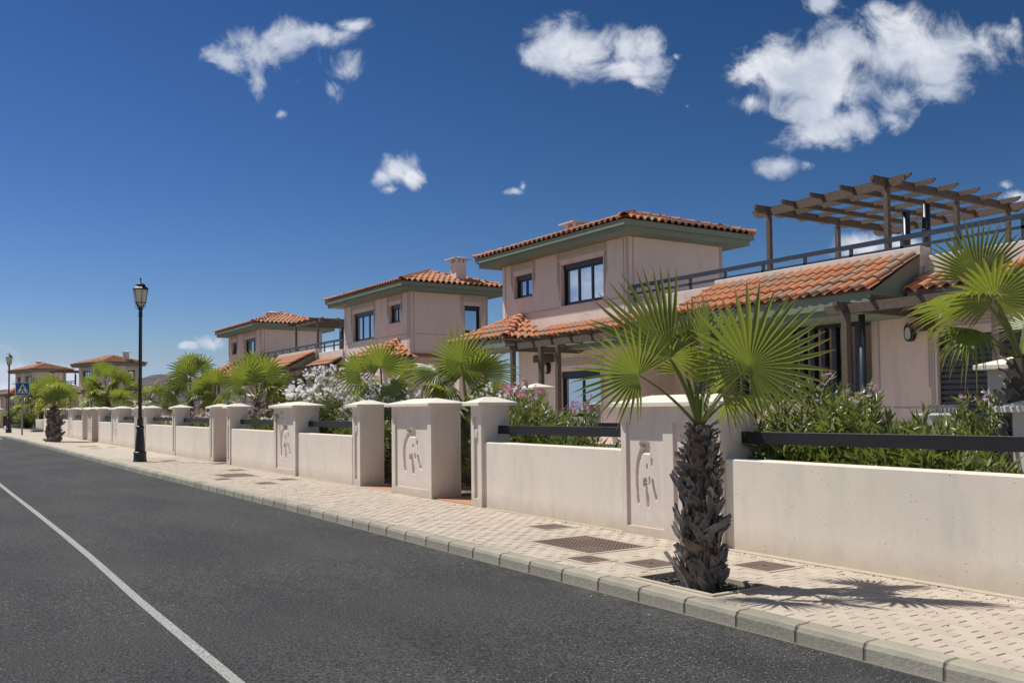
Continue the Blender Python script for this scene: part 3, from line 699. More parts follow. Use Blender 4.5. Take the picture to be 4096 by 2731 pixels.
def tiles(O, X, Y, L, S, inside, out, pitch=.213, expo=.355):
    """lay tiles on a slope: O eave corner, X along the eave, Y up the slope"""
    O, X, Y = Vector(O), Vector(X).normalized(), Vector(Y).normalized(); Z = X.cross(Y)
    if Z.z < 0: Z = -Z; O = O + X * L; X = -X; fl = True
    else: fl = False
    nc = max(1, round(L / pitch)); sp = L / nc; nr = int(math.ceil(S / expo))
    for r in range(nr):
        for c in range(nc):
            x, y = c * sp, r * expo
            cx, cy = x + sp / 2, y + .2
            if fl: cx = L - cx
            if not inside(cx, cy): continue
            yy = min(y, S - .43) if y + .43 > S and S > .43 else y
            p = O + X * x + Y * yy + Z * (.012 + .012 * (r > 0)) + Z * RR.uniform(-.003, .003)
            a = RR.uniform(-.012, .012); Xr = (X * math.cos(a) + Y * math.sin(a)); Yr = Z.cross(Xr)
            # tip each tile up slightly so that it rests on the row below
            Yt = (Yr - Z * .02).normalized(); Zt = Xr.cross(Yt)
            out.append(Matrix(((Xr.x, Yt.x, Zt.x, p.x), (Xr.y, Yt.y, Zt.y, p.y), (Xr.z, Yt.z, Zt.z, p.z), (0, 0, 0, 1))))
def ridges(A, B, out):
    A, B = Vector(A), Vector(B); Y = (B - A).normalized(); X = Y.cross(Vector((0, 0, 1))).normalized(); Z = X.cross(Y); L = (B - A).length
    n = max(1, int(L / .36)); s = (L - .4) / max(1, n - 1) if n > 1 else 0
    for i in range(n):
        p = A + Y * (i * s); Yt = (Y - Z * .04).normalized(); Zt = X.cross(Yt)
        out.append(Matrix(((X.x, Yt.x, Zt.x, p.x), (X.y, Yt.y, Zt.y, p.y), (X.z, Yt.z, Zt.z, p.z + .035), (0, 0, 0, 1))))
FR = lambda v0: (lambda a, z, d: (v0 + d, a, z))      # wall facing the street
SI = lambda u0: (lambda a, z, d: (a, u0 + d, z))      # wall facing the camera's side
def pbox(m, P, a0, a1, z0, z1, d0, d1):
    p, q = P(a0, z0, d0), P(a1, z1, d1); m.box(min(p[0], q[0]), max(p[0], q[0]), min(p[1], q[1]), max(p[1], q[1]), min(p[2], q[2]), max(p[2], q[2]))
def window(root, P, a0, a1, z0, z1, panes, shut=0., curtain='curtain', mould=True, box=.13, depth=.14, open_dark=False):
    w = link('window', None, root) if 0 else None
    m = MB(); f = .055
    pbox(m, P, a0, a1, z0, z0 + f, depth - .03, depth + .04); pbox(m, P, a0, a1, z1 - box, z1 - .0, depth - .05, depth + .06)
    pbox(m, P, a0, a0 + f, z0 + f, z1 - box, depth - .03, depth + .04); pbox(m, P, a1 - f, a1, z0 + f, z1 - box, depth - .03, depth + .04)
    fr = part('window', m, 'dark_frame', root)
    iw = (a1 - a0 - 2 * f) / panes
    for k in range(panes):
        x0, x1 = a0 + f + k * iw, a0 + f + (k + 1) * iw
        m = MB()
        for q in ((x0, x0 + .035, z0 + f, z1 - box), (x1 - .035, x1, z0 + f, z1 - box), (x0 + .035, x1 - .035, z0 + f, z0 + f + .045), (x0 + .035, x1 - .035, z1 - box - .035, z1 - box)): pbox(m, P, *q, depth - .012, depth + .03)
        part('sash', m, 'dark_frame', fr)
        m = MB(); m.quad(P(x0 + .03, z0 + f, depth + .01), P(x1 - .03, z0 + f, depth + .01), P(x1 - .03, z1 - box, depth + .01), P(x0 + .03, z1 - box, depth + .01)); part('pane', m, 'window_glass', fr)
    zc = z0 + f
    if curtain:
        m = MB(); n = int((a1 - a0) / .04)
        for i in range(n):
            q0, q1 = a0 + (a1 - a0) * i / n, a0 + (a1 - a0) * (i + 1) / n; d0, d1 = depth + .12 + .02 * math.sin(i * 1.9), depth + .12 + .02 * math.sin((i + 1) * 1.9)
            m.quad(P(q0, zc, d0), P(q1, zc, d1), P(q1, z1, d1), P(q0, z1, d0))
        part('curtain', m, curtain, fr)
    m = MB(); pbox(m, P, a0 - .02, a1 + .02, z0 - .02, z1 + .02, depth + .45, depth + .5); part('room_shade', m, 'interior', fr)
    m = MB(); pbox(m, P, a0 - .02, a1 + .02, z0 - .045, z0 + .0, -.025, depth); part('sill', m, 'parapet_plaster', fr)
    if shut > 0:
        m = MB(); h = (z1 - box - z0) * shut; n = max(3, int(h / .085))
        for i in range(n): za = z1 - box - h * (i + 1) / n; pbox(m, P, a0 + .02, a1 - .02, za + .03, za + h / n, depth - .06, depth - .028 + .0)
        pbox(m, P, a0 + .03, a1 - .03, z1 - box - h, z1 - box, depth - .03, depth - .022); part('roller_shutter', m, 'shutter' if shut > .9 else 'shutter_grey', fr, stuff=True)
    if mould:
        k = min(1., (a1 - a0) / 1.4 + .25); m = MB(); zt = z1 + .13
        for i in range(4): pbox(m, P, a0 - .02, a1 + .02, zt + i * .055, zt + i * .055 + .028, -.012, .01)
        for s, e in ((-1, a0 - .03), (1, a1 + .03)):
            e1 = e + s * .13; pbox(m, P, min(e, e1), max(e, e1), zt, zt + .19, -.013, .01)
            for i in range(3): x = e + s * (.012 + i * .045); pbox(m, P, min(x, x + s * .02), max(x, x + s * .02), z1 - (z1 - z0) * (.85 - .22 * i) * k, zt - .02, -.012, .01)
        part('moulding', m, 'groove_shade_plaster', fr)
    return fr
def cornice(root, x0, x1, y0, y1, z0, z1, name='eaves'):
    """two-step green eaves: (x0..y1) is the eave outline, z0 underside, z1 top"""
    m = MB(); zm = z0 + (z1 - z0) * .5
    m.box(x0 + .11, x1 - .11, y0 + .11, y1 - .11, z0, zm); m.box(x0 + .03, x1 - .03, y0 + .03, y1 - .03, zm, z1)
    return part(name, m, 'green_trim', root)
def chimney(root, x, y, z0, z1, name='chimney'):
    m = MB(); m.box(x - .2, x + .2, y - .2, y + .2, z0, z1 - .18); part_ = part(name, m, 'house_plaster', root)
    m = MB()
    for i, j in ((-1, -1), (1, -1), (1, 1), (-1, 1)): m.box(x + i * .16 - .04, x + i * .16 + .04, y + j * .16 - .04, y + j * .16 + .04, z1 - .18, z1 - .06)
    m.box(x - .05, x + .05, y - .199, y + .199, z1 - .18, z1 - .06); part('chimney_posts', m, 'house_plaster', part_)
    m = MB(); hip_cap(m, x - .2, x + .2, y - .2, y + .2, z1 - .06, .16, .035, .08); part('cowl', m, 'chimney_cap', part_)
def rafter(m, a, b, w=.075, h=.15):
    """timber with a scooped end at both tips"""
    a, b = Vector(a), Vector(b); d = (b - a).normalized(); r = d.cross(Vector((0, 0, 1))).normalized() * w / 2
    prof = [(0, h / 2), (0, h * .05), (.03, -h * .05), (.05, -h * .3), (.11, -h / 2)]
    L = (b - a).length; pts = [(x, z) for x, z in prof] + [(L - x, z) for x, z in reversed(prof)]
    n = len(m.v); k = len(pts)
    for s in (-1, 1): m.v += [tuple(a + d * x + r * s + Vector((0, 0, z))) for x, z in pts]
    m.f += [tuple(range(n, n + k)), tuple(range(n + k, n + 2 * k))[::-1]] + [(n + i, n + (i + 1) % k, n + k + (i + 1) % k, n + k + i) for i in range(k)]
def post(root, x, y, z0, z1, w=.12, name='post'):
    m = MB(); m.box(x - w / 2, x + w / 2, y - w / 2, y + w / 2, z0, z1, .008); return part(name, m, 'pergola_wood', root)
def rail(root, pts, z, h, x_in=0., every=.95, low=.19, zb=4.0):
    m = MB()
    for (xa, ya), (xb, yb) in zip(pts[:-1], pts[1:]):
        m.beam((xa, ya, z - h / 2), (xb, yb, z - h / 2), .05, h)
    r = part('railing', m, 'rail_metal', root)
    for (xa, ya), (xb, yb) in zip(pts[:-1], pts[1:]):
        m = MB(); m.beam((xa, ya, z - low - .02), (xb, yb, z - low - .02), .04, .05); part('lower_rail', m, 'rail_metal', r)
        L = math.hypot(xb - xa, yb - ya); n = max(1, int(L / every))
        for i in range(n + 1):
            t = min(.98, max(.02, i / n)); x, y = xa + (xb - xa) * t, ya + (yb - ya) * t; m = MB(); m.box(x - .02, x + .02, y - .03, y + .03, zb, z - h); part('rail_post', m, 'rail_metal', r)

def villa(kind, label, origin, rz, zoff, n_single, group='pink villas with tiled hip roofs'):
    """local frame: x away from the street (0 = front wall plane), y up the street (0 = near corner of the tower)"""
    root = thing('villa', label, 'house', (origin[0], origin[1], zoff), rz, group)
    T, Rg = [], []
    TL = 5.5 if kind == 'A' else 5.65; TD = 3.07; Z0 = 5.66; ZE = 5.93; tw = .31
    # tower body
    m = MB()
    if kind == 'A': holes = [(.93, 2.68, 4.27, 5.34), (4.0, 4.9, 4.69, 5.33)]; low = [(1.1, 2.8, .95, 2.6)]
    else: holes = [(2.93, 4.83, 4.27, 5.34), (.72, 1.62, 4.69, 5.33)]; low = [(2.4, 4.1, .95, 2.6)]
    rect_wall(m, FR(0), 0, TL - .8 if kind == 'A' else TL, 0, 3.44, low, .55); rect_wall(m, FR(0), 0, TL, 3.44, Z0 + .02, holes, .55)
    sh = [] if kind == 'A' else [(2.12, 2.78, 4.35, 5.30)]
    rect_wall(m, SI(0), 0, TD, 0, Z0 + .02, sh, .55)
    m.quad((TD, 0, 0), (TD, TL, 0), (TD, TL, Z0 + .02), (TD, 0, Z0 + .02)); m.quad((0, TL, 3.4), (TD, TL, 3.4), (TD, TL, Z0 + .02), (0, TL, Z0 + .02))
    m.quad((.8, TL, 0), (TD, TL, 0), (TD, TL, 3.4), (.8, TL, 3.4))
    part('wall', m, 'house_plaster', root)
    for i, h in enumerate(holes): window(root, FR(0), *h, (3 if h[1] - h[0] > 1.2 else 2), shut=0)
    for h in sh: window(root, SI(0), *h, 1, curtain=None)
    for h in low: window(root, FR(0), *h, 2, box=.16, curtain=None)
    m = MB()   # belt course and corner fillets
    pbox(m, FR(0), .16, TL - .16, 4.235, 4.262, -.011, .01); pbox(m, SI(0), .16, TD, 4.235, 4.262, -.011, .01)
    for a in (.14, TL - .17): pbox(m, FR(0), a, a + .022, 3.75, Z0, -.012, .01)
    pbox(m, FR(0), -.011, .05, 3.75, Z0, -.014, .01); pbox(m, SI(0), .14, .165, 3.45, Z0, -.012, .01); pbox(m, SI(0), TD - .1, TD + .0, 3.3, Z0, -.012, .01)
    part('belt_course', m, 'groove_shade_plaster', root)
    rf = link('roof', None, root) if 0 else None
    x0, x1, y0, y1 = -.60, TD + .58, -.60, TL + .58
    roofm = MB(); hx = (x1 - x0) / 2; za = ZE + hx * tw; cx = (x0 + x1) / 2
    a0, b0 = y0 + hx, y1 - hx
    E = [(x0, y0, ZE), (x1, y0, ZE), (x1, y1, ZE), (x0, y1, ZE), (cx, a0, za), (cx, b0, za)]
    for f in ((0, 1, 4), (1, 2, 5, 4), (2, 3, 5), (3, 0, 4, 5)): roofm.quad(*[E[i] for i in f])
    roof = part('roof', roofm, 'ridge_tile', root)
    sl = math.hypot(1, tw); S = hx * sl
    q = lambda L: (lambda x, y: y / sl * .985 < x < L - y / sl * .985 and y < S + .1)
    tiles((x0, y0, ZE), (0, 1, 0), (1, 0, tw), y1 - y0, S, q(y1 - y0), T); tiles((x0, y0, ZE), (1, 0, 0), (0, 1, tw), x1 - x0, S, q(x1 - x0), T)
    tiles((x1, y0, ZE), (0, 1, 0), (-1, 0, tw), y1 - y0, S, q(y1 - y0), T); tiles((x0, y1, ZE), (1, 0, 0), (0, -1, tw), x1 - x0, S, q(x1 - x0), T)
    for a, b in ((0, 4), (1, 4), (2, 5), (3, 5)): ridges(E[a], E[b], Rg)
    ridges(E[4], E[5], Rg)
    eav = cornice(root, x0, x1, y0, y1, Z0, ZE - .01)
    if kind == 'A': chimney(root, 2.05, 4.75, 6.1, 7.02)
    else: chimney(root, 2.05, .28, 5.9, 6.98)
    # corner porch with its own pyramid roof
    py = 4.55 if kind == 'A' else .95; h = 1.5 if kind == 'A' else 1.25; ze = 3.45; t2 = .49; za = ze + h * t2
    C = [(-h, py - h, ze), (h, py - h, ze), (h, py + h, ze), (-h, py + h, ze), (0, py, za)]
    pm = MB(); pm.quad(C[0], C[1], C[4]); pm.quad(C[2], C[3], C[4]); pm.quad(C[3], C[0], C[4]); s2 = math.hypot(1, t2)
    roof2 = part('roof', pm, 'ridge_tile', root)
    tri = lambda x, y: y / s2 < x < 2 * h - y / s2 + .02 and y < h * s2
    tiles(C[0], (0, 1, 0), (1, 0, t2), 2 * h, h * s2, tri, T); tiles(C[0], (1, 0, 0), (0, 1, t2), 2 * h, h * s2, lambda x, y: tri(x, y) and x < h, T)
    tiles(C[3], (1, 0, 0), (0, -1, t2), 2 * h, h * s2, lambda x, y: tri(x, y) and x < h, T)
    ridges(C[0], C[4], Rg); ridges(C[3], C[4], Rg)
    m = MB(); m.box(-h + .03, -.004, py - h + .03, py + h - .03, ze - .22, ze - .01); part('eaves', m, 'green_trim', root)
    for yy in ((py + h - .25,) if kind == 'A' else (py - h + .2, py + h - .2)):
        m = MB(); m.box(-h + .15, -h + .42, yy - .14, yy + .14, .0, ze - .22); part('porch_column', m, 'house_plaster', root)
    if kind == 'A':
        # strip roofs, big porch roof, parapets, terrace
        ze = 3.43; t3 = .49; s3 = math.hypot(1, t3)
        def lean(ya, yb, xe, xt, zt=None, side=True):
            L = yb - ya; zz = ze; S3 = (xt - xe) * s3; r = MB()
            zt = ze + (xt - xe) * t3
            r.quad((xe, ya, ze), (xe, yb, ze), (xt, yb, zt), (xt, ya, zt)); r2 = part('roof', r, 'ridge_tile', root)
            tiles((xe, ya, ze + .01), (0, 1, 0), (1, 0, t3), L, S3, lambda x, y: True, T)
            g_ = MB(); g_.box(xe + .04, .6, ya + .03, yb - .03, ze - .24, ze - .005); g_.box(xe + .12, .6, ya + .1, yb - .1, ze - .34, ze - .24)
            if side:
                for yy in (ya + .04, yb - .06): g_.prism([(xe + .1, ze - .01), (xt, ze - .01), (xt, zt - .02)], 'y', yy, yy + .02)
            part('eaves', g_, 'green_trim', root)
        lean(-2.95, py - h + .1, -.66, -.005, side=False)
        lean(-7.58, -2.98, -1.5, -.17)
        lean(-10.2, -7.60, -.66, -.005, side=False)
        m = MB()
        # ground floor wall right of the porch, porch recess, terrace slab and parapets
        rect_wall(m, FR(0), -10.2, -6.5, 0, 3.45, [(-10.1, -7.72, .7, 2.75)], .5)
        m.quad((0, -6.5, 0), (1.4, -6.5, 0), (1.4, -6.5, 3.45), (0, -6.5, 3.45)); m.quad((1.4, -6.5, 0), (1.4, 0, 0), (1.4, 0, 3.45), (1.4, -6.5, 3.45))
        m.quad((0, 0, 3.2), (3.1, 0, 3.2), (3.1, 0, 4), (0, 0, 4))
        part('wall', m, 'house_plaster', root)
        m = MB(); m.box(0.0, 5.2, -10.2, -.004, 3.2, 3.5); part('terrace_slab', m, 'parapet_plaster', root)
        m = MB(); m.box(.02, .2, -2.96, -.003, 3.5, 4.09, .01); m.box(-.05, .16, -2.95, -1.27, 3.5, 4.15, .01)
        m.box(-.17, .12, -7.58, -2.94, 3.9, 4.235, .01); m.box(-.06, .16, -10.2, -7.575, 3.5, 4.07, .01)
        m.box(-.15, .1, -7.56, -2.96, 3.42, 3.92)
        part('parapet', m, 'parapet_plaster', root)
        rail(root, [(.0, -.02), (.0, -10.2)], 4.49, .085, zb=4.0)
        rail(root, [(4.6, -.6), (4.6, -10.2)], 4.49, .085, zb=3.5)
        pbox_m = MB(); pbox(pbox_m, FR(0), -7.0, -6.52, 1.575, 1.6, -.011, .01); pbox(pbox_m, FR(0), -6.66, -6.635, .3, 3.2, -.012, .01); pbox(pbox_m, FR(0), -7.7, -6.68, 1.575, 1.6, -.0105, .01); part('belt_course', pbox_m, 'groove_shade_plaster', root)
        window(root, FR(0), -10.1, -7.72, .7, 2.75, 2, shut=1.0, box=.1, depth=.12, curtain=None)
        # wall lights
        for yy, zz in ((-7.28, 2.84), (3.26, 2.72)):
            m = MB(); m.prism([(yy + .085 * math.cos(a), zz + .155 * math.copysign(abs(math.sin(a)) ** .7, math.sin(a))) for a in np.linspace(0, 2 * math.pi, 17)[:-1]], 'x', -.10, 0); wl = part('wall_light', m, 'dark_frame', root)
            m = MB(); m.prism([(yy + .05 * math.cos(a), zz - .02 + .10 * math.copysign(abs(math.sin(a)) ** .7, math.sin(a))) for a in np.linspace(0, 2 * math.pi, 17)[:-1]], 'x', -.125, -.095); part('lamp_glass', m, 'bell_plastic', wl)
        # slatted screen and low wall of the porch
        m = MB(); m.box(-.3, -.1, -6.45, -2.4, .0, 1.76, .01); part('low_wall', m, 'house_plaster', root)
        m = MB(); m.box(-.24, -.17, -6.45, -2.4, 1.78, 1.90); m.box(-.24, -.17, -6.45, -2.4, 3.02, 3.12); sc = part('slat_screen', m, 'dark_frame', root)
        for i in range(17):
            yy = -6.40 + i * .24; m = MB(); m.box(-.26, -.14, yy - .045, yy + .045, 1.88, 3.04); part('slat', m, 'dark_frame', sc)
        m = MB(); m.lathe([(.055, 0), (.055, 3.2)], -1.2, -7.2, 10); part('round_post', m, 'rail_metal', root, True)
        # terrace pergola
        m = MB(); rafter(m, (.3, -7.03, 5.50), (.3, -3.62, 5.50), .065, .14); pg = part('pergola', m, 'pergola_wood', root)
        for x in (4.15,): m = MB(); rafter(m, (x, -7.03, 5.50), (x, -3.62, 5.50), .065, .14); part('beam', m, 'pergola_wood', pg)
        for i in range(5):
            yy = -6.66 + i * .665; m = MB(); big = i in (0, 4); rafter(m, (-.1, yy, 5.535), (4.6, yy, 5.535), .065 if big else .05, .15 if big else .09); part('rafter', m, 'pergola_wood', pg)
        for i in range(7):
            xx = .37 + i * .69; m = MB(); rafter(m, (xx, -7.1, 5.575), (xx, -3.5, 5.575), .05, .085); part('rafter', m, 'pergola_wood', pg)
        for x in (.3, 2.4, 4.15):
            for yy in (-6.66, -4.0): post(pg, x, yy, 3.5, 5.44, .085)
        for (x, yy) in ((1.6, -6.15), (1.35, -6.72)):
            m = MB(); m.lathe([(.07, 3.5), (.07, 4.75), (.082, 4.76), (.082, 4.79), (.07, 4.8), (.07, 5.25)], x, yy, 12); part('flue_pipe', m, 'dark_frame', root, True)
        # ground pergola in front of the shuttered window
        m = MB(); rafter(m, (-2.15, -7.25, 3.09), (-2.15, -11.4, 3.09), .07, .14); p2 = part('pergola', m, 'pergola_wood', root)
        m = MB(); rafter(m, (-2.4, -7.62, 3.12), (-.01, -7.62, 3.12), .07, .14); part('beam', m, 'pergola_wood', p2)
        m = MB(); m.box(-.32, -.005, -7.71, -7.53, 2.83, 3.03, .03); part('bracket', m, 'pergola_wood', p2)
        for i in range(4): m = MB(); yy = -8.1 - i * .75; rafter(m, (-2.25, yy, 3.2), (-.02, yy, 3.2), .055, .095); part('rafter', m, 'pergola_wood', p2)
        for yy in (-7.62, -9.95): post(p2, -2.15, yy, .2, 3.04, .10)
        # ground pergola along the tower front
        m = MB(); rafter(m, (-2.0, 2.0, 3.13), (-2.0, -2.75, 3.13), .07, .14); p3 = part('pergola', m, 'pergola_wood', root)
        for i in range(7): m = MB(); yy = 1.75 - i * .73; rafter(m, (-2.35, yy, 3.235), (-.02, yy, 3.235), .055, .095); part('rafter', m, 'pergola_wood', p3)
        m = MB(); rafter(m, (-2.2, 1.75, 3.08), (-.01, 1.75, 3.08), .07, .14); part('beam', m, 'pergola_wood', p3)
        m = MB(); m.box(-.34, -.005, 3.0, 3.5, 2.86, 3.06, .03); part('bracket', m, 'pergola_wood', p3)
        for yy in (.72, .06, 1.9): post(p3, -2.0, yy, .2, 3.07, .10)
    else:
        m = MB(); m.box(-.004, 2.9, TL + .003, TL + 2.2, 0, 3.4); part('wall', m, 'house_plaster', root)
        m = MB(); rafter(m, (-2.0, 2.2, 3.13), (-2.0, 5.6, 3.13), .07, .14); p3 = part('pergola', m, 'pergola_wood', root)
        for i in range(5): m = MB(); yy = 2.3 + i * .73; rafter(m, (-2.35, yy, 3.235), (-.02, yy, 3.235), .055, .095); part('rafter', m, 'pergola_wood', p3)
        for yy in (2.4, 5.2): post(p3, -2.0, yy, .2, 3.07, .10)
    # tiles: the ones that show largest singly, the rest joined
    Rm = Matrix.Rotation(rz, 4, 'Z'); Rm.translation = (origin[0], origin[1], zoff)
    def vis(Mx):
        w = Rm @ Mx; p = w.translation; n = w.to_3x3() @ Vector((0, 0, 1)); c = Vector((-p.x, -p.y, EYE - p.z)); d = c.length
        return (1 if n.dot(c) / d > -.02 else .01) * (abs(n.dot(c) / d) + .05) / d / d
    T.sort(key=vis, reverse=True)
    for Mx in T[:n_single]: link('roof_tile', TILE, roof, mw=Mx)
    rest = T[n_single:]
    if rest:
        A = np.array([np.array(Mx) for Mx in rest]); V = np.einsum('nij,kj->nki', A[:, :3, :3], TV) + A[:, None, :3, 3]
        F = (TF[None] + (np.arange(len(rest)) * len(TV))[:, None, None]).reshape(-1, 4)
        o = link('roof_tiles', npmesh('roof_tiles', V, F, 'roof_tile'), roof); o['kind'] = 'stuff'
    for Mx in Rg: link('ridge_tile', RIDGE, roof, mw=Mx)
    return root
villa('A', 'nearest tall villa with the pergola on its roof terrace, right of centre', (14.0, 16.66), 0, 0, 290)
villa('B', 'second villa from the right with a chimney at the near end of its roof', (14.0, 28.02), 0, 0, 290)
villa('A', 'middle villa with a dark rooftop pergola beside it, left of the villa with the chimney', (14.0, 43.9), 0, 0, 290)
c_, s_ = math.cos(math.radians(13.9)), math.sin(math.radians(13.9))
def off(ex, ey, dx, dy): return (ex + dx * c_ - dy * s_, ey + dx * s_ + dy * c_)
villa('B', 'far villa with a square chimney, directly left of the near street lamp', off(13.89, 88.66, .6, .6), math.radians(13.9), .42, 0)
villa('A', 'farthest villa behind the pedestrian sign, at the left edge', off(9.89, 104.68, .6, .6), math.radians(13.9), .42, 0)

# ---------------------------------------------------------------- palms
def nrm(v): v = np.asarray(v, float); return v / max(1e-9, np.linalg.norm(v))
def blade(hub, axis, normal, R, rng, N=36, span=290, fuse=.5, cone=.28, droop=.16, fold=.95):
    """a costapalmate fan: N pleated segments fused to `fuse`, tips split and hanging"""
    axis = nrm(axis); normal = nrm(normal - np.dot(normal, axis) * axis); side = np.cross(axis, normal)
    st = np.array([.02, fuse * .45, fuse * .8, fuse, fuse + (1 - fuse) * .3, fuse + (1 - fuse) * .6, fuse + (1 - fuse) * .84, 1.]); K = len(st)
    da = math.radians(span) / N; V = []; A = []; F = []
    for i in range(N):
        a = -math.radians(span) / 2 + (i + .5) * da; L = R * (.50 + .50 * math.cos(a * .58)) * rng.uniform(.93, 1.05)
        aj = rng.normal(0, .012); dj = droop * rng.uniform(.4, 1.7); tw = rng.normal(0, .25); hang = dj if rng.random() > .12 else dj * 2.5
        b = len(V)
        for k, s in enumerate(st):
            t = max(0., (s - fuse) / (1 - fuse)); r = s * L; hw = math.tan(da / 2) * min(r, fuse * L) * (1.0 - .96 * t ** 1.9) * (1.0 if t == 0 else .96)
            aa = a + aj * t * 3
            for q in (-1, 0, 1):
                px = r * math.sin(aa) + q * hw * math.cos(aa); py = r * math.cos(aa) - q * hw * math.sin(aa)
                pz_ = -fold * hw * (1 if q == 0 else -.0) + t * tw * q * hw
                pz_ += -cone * r * (math.sin(abs(a) * .55) ** 2) - .10 * r * r / R
                p = hub + side * px + axis * py + normal * pz_
                p = p + np.array([0, 0, -1.]) * hang * L * t * t
                V.append(p); A.append(s if k else 0)
        for k in range(K - 1):
            for q in (0, 1): c = b + k * 3 + q; F.append((c, c + 1, c + 4, c + 3))
    return V, F, A
def frond(root, crown, hub, tip, normal, seed, R=None, mat='palm_leaf', thorns=False, detail=1., petiole=True, **kw):
    rng = np.random.default_rng(seed); crown, hub, tip = map(lambda v: np.array(v, float), (crown, hub, tip))
    R = R or float(np.linalg.norm(tip - hub)); V, F, A = blade(hub, tip - hub, np.array(normal, float), R, rng, **kw)
    o = link('frond', npmesh('frond', V, F, mat, A), root)
    if not petiole: return o
    m = MB(); d = hub - crown; L = np.linalg.norm(d); up = np.array([0, 0, 1.]); n = 7
    ctrl = crown + d * .5 + up * L * .10 + nrm([d[0], d[1], 0]) * -L * .04
    P = [(1 - t) ** 2 * crown + 2 * t * (1 - t) * ctrl + t * t * hub for t in np.linspace(0, 1, n)]
    s = nrm(np.cross(d, up)) if np.linalg.norm(np.cross(d, up)) > .01 * L else np.array([1, 0, 0.]); u = nrm(np.cross(s, d)); sc = R / .62
    for i, p in enumerate(P):
        w = (.030 - .019 * i / (n - 1)) * sc; w = w * 1.35 if i == 0 else w
        m.v += [tuple(p - s * w + u * w * .35), tuple(p - u * w * .45), tuple(p + s * w + u * w * .35), tuple(p + u * w * .1)]
    for i in range(n - 1):
        for k in range(4): m.f.append((i * 4 + k, i * 4 + (k + 1) % 4, i * 4 + 4 + (k + 1) % 4, i * 4 + 4 + k))
    if thorns:
        for i in range(46):
            t = .04 + .9 * i / 46; k = min(n - 2, int(t * (n - 1))); f = t * (n - 1) - k; p = P[k] * (1 - f) + P[k + 1] * f; w = (.030 - .019 * t) * sc
            for q in (-1, 1):
                b = p + s * q * w + u * w * .35; dd = nrm(P[k + 1] - P[k]); h = .012 * sc * rng.uniform(.6, 1.2)
                m.quad(tuple(b - dd * .006), tuple(b + dd * .006), tuple(b + s * q * h + dd * h * .5))
    pe = link('petiole', m.mesh('petiole', 'petiole'), o)
    if thorns or detail > 1:
        m = MB()
        for i in range(34 if thorns else 16):
            b = V[rng.integers(0, len(V))]; b = np.array(b) if rng.random() < .5 else hub + (np.array(b) - hub) * .6
            p = b; pts = [tuple(p)]; dirv = nrm(rng.normal(0, 1, 3) + (b - hub) * 1.5); L2 = rng.uniform(.1, .28) * sc
            ax = nrm(rng.normal(0, 1, 3))
            for j in range(6):
                p = p + dirv * L2 / 6; ang = .55; dirv = nrm(dirv * math.cos(ang) + np.cross(ax, dirv) * math.sin(ang) + np.array([0, 0, -.12])); pts.append(tuple(p))
            for a, c in zip(pts[:-1], pts[1:]): m.quad(a, c, (c[0], c[1], c[2] + .0022 * sc), (a[0], a[1], a[2] + .0022 * sc))
        fo = link('filaments', m.mesh('filaments', 'filament'), o); fo['kind'] = 'stuff'
    return o
CAMP = np.array([0, 0, EYE])
def random_crown(root, crown, n, size, seed, skip_low=False, mat='palm_leaf', low=-18, hi=78, N=34, az0=None):
    rng = np.random.default_rng(seed); crown = np.array(crown, float)
    for i in range(n):
        t = (i + .5) / n; az = i * 2.39996 + rng.normal(0, .2) + (az0 or 0); el = math.radians(hi + (low - hi) * t ** .85 + rng.normal(0, 5))
        d = np.array([math.cos(az) * math.cos(el), math.sin(az) * math.cos(el), math.sin(el)]); L = size * rng.uniform(.85, 1.15) * (.75 + .35 * t)
        hub = crown + d * L; e2 = el - math.radians(8 + 22 * t); ax = np.array([math.cos(az) * math.cos(e2), math.sin(az) * math.cos(e2), math.sin(e2)])
        n0 = np.array([-math.cos(az) * math.sin(e2), -math.sin(az) * math.sin(e2), math.cos(e2)]); sd_ = np.cross(ax, n0); r = rng.normal(0, .45); nn = n0 * math.cos(r) + sd_ * math.sin(r)
        R = size * rng.uniform(.85, 1.1)
        frond(root, crown, hub, hub + ax * R, nn, seed * 100 + i, N=N, span=rng.uniform(210, 290), mat=mat, droop=.10 + .25 * t, cone=.45, fuse=.40)
def boot_mesh(seed, L=.2, W_=.05, curl=.5, split=True):
    rr = random.Random(seed); m = MB(); n = 7
    for j in range(n):
        t = j / (n - 1); w = W_ * (1.25 - .55 * t) * (1 if t < .9 else .8); y = L * t
        out = .012 + curl * L * t ** 1.7 + rr.uniform(-.004, .004)
        for k in range(5):
            q = (k - 2) / 2; dep = .018 * (1 - q * q) * (1 - .4 * t)
            m.v.append((q * w + rr.uniform(-.003, .003), out - dep + (.02 * abs(q) if t > .6 else 0), y + (rr.uniform(-.02, .012) if j == n - 1 else 0)))
    for j in range(n - 1):
        for k in range(4):
            if split and k in (1, 2) and j == n - 2: continue
            a = j * 5 + k; m.f.append((a, a + 1, a + 6, a + 5))
    k0 = len(m.v)      # give the husk a thickness
    m.v += [(x * .97, y - .006, z) for x, y, z in m.v[:n * 5]]; m.f += [tuple(k0 + i for i in f)[::-1] for f in m.f[:]]
    me = m.mesh('leaf_base', 'boot'); return me
BOOTS = [boot_mesh(s, L=.10 + .015 * (s % 3), W_=.040 + .008 * (s % 2), curl=.20 + .12 * (s % 3)) for s in range(6)]
STRAPS = [boot_mesh(20 + s, L=.19 + .025 * s, W_=.031 + .006 * (s % 3), curl=-.03 + .03 * s, split=False) for s in range(5)]
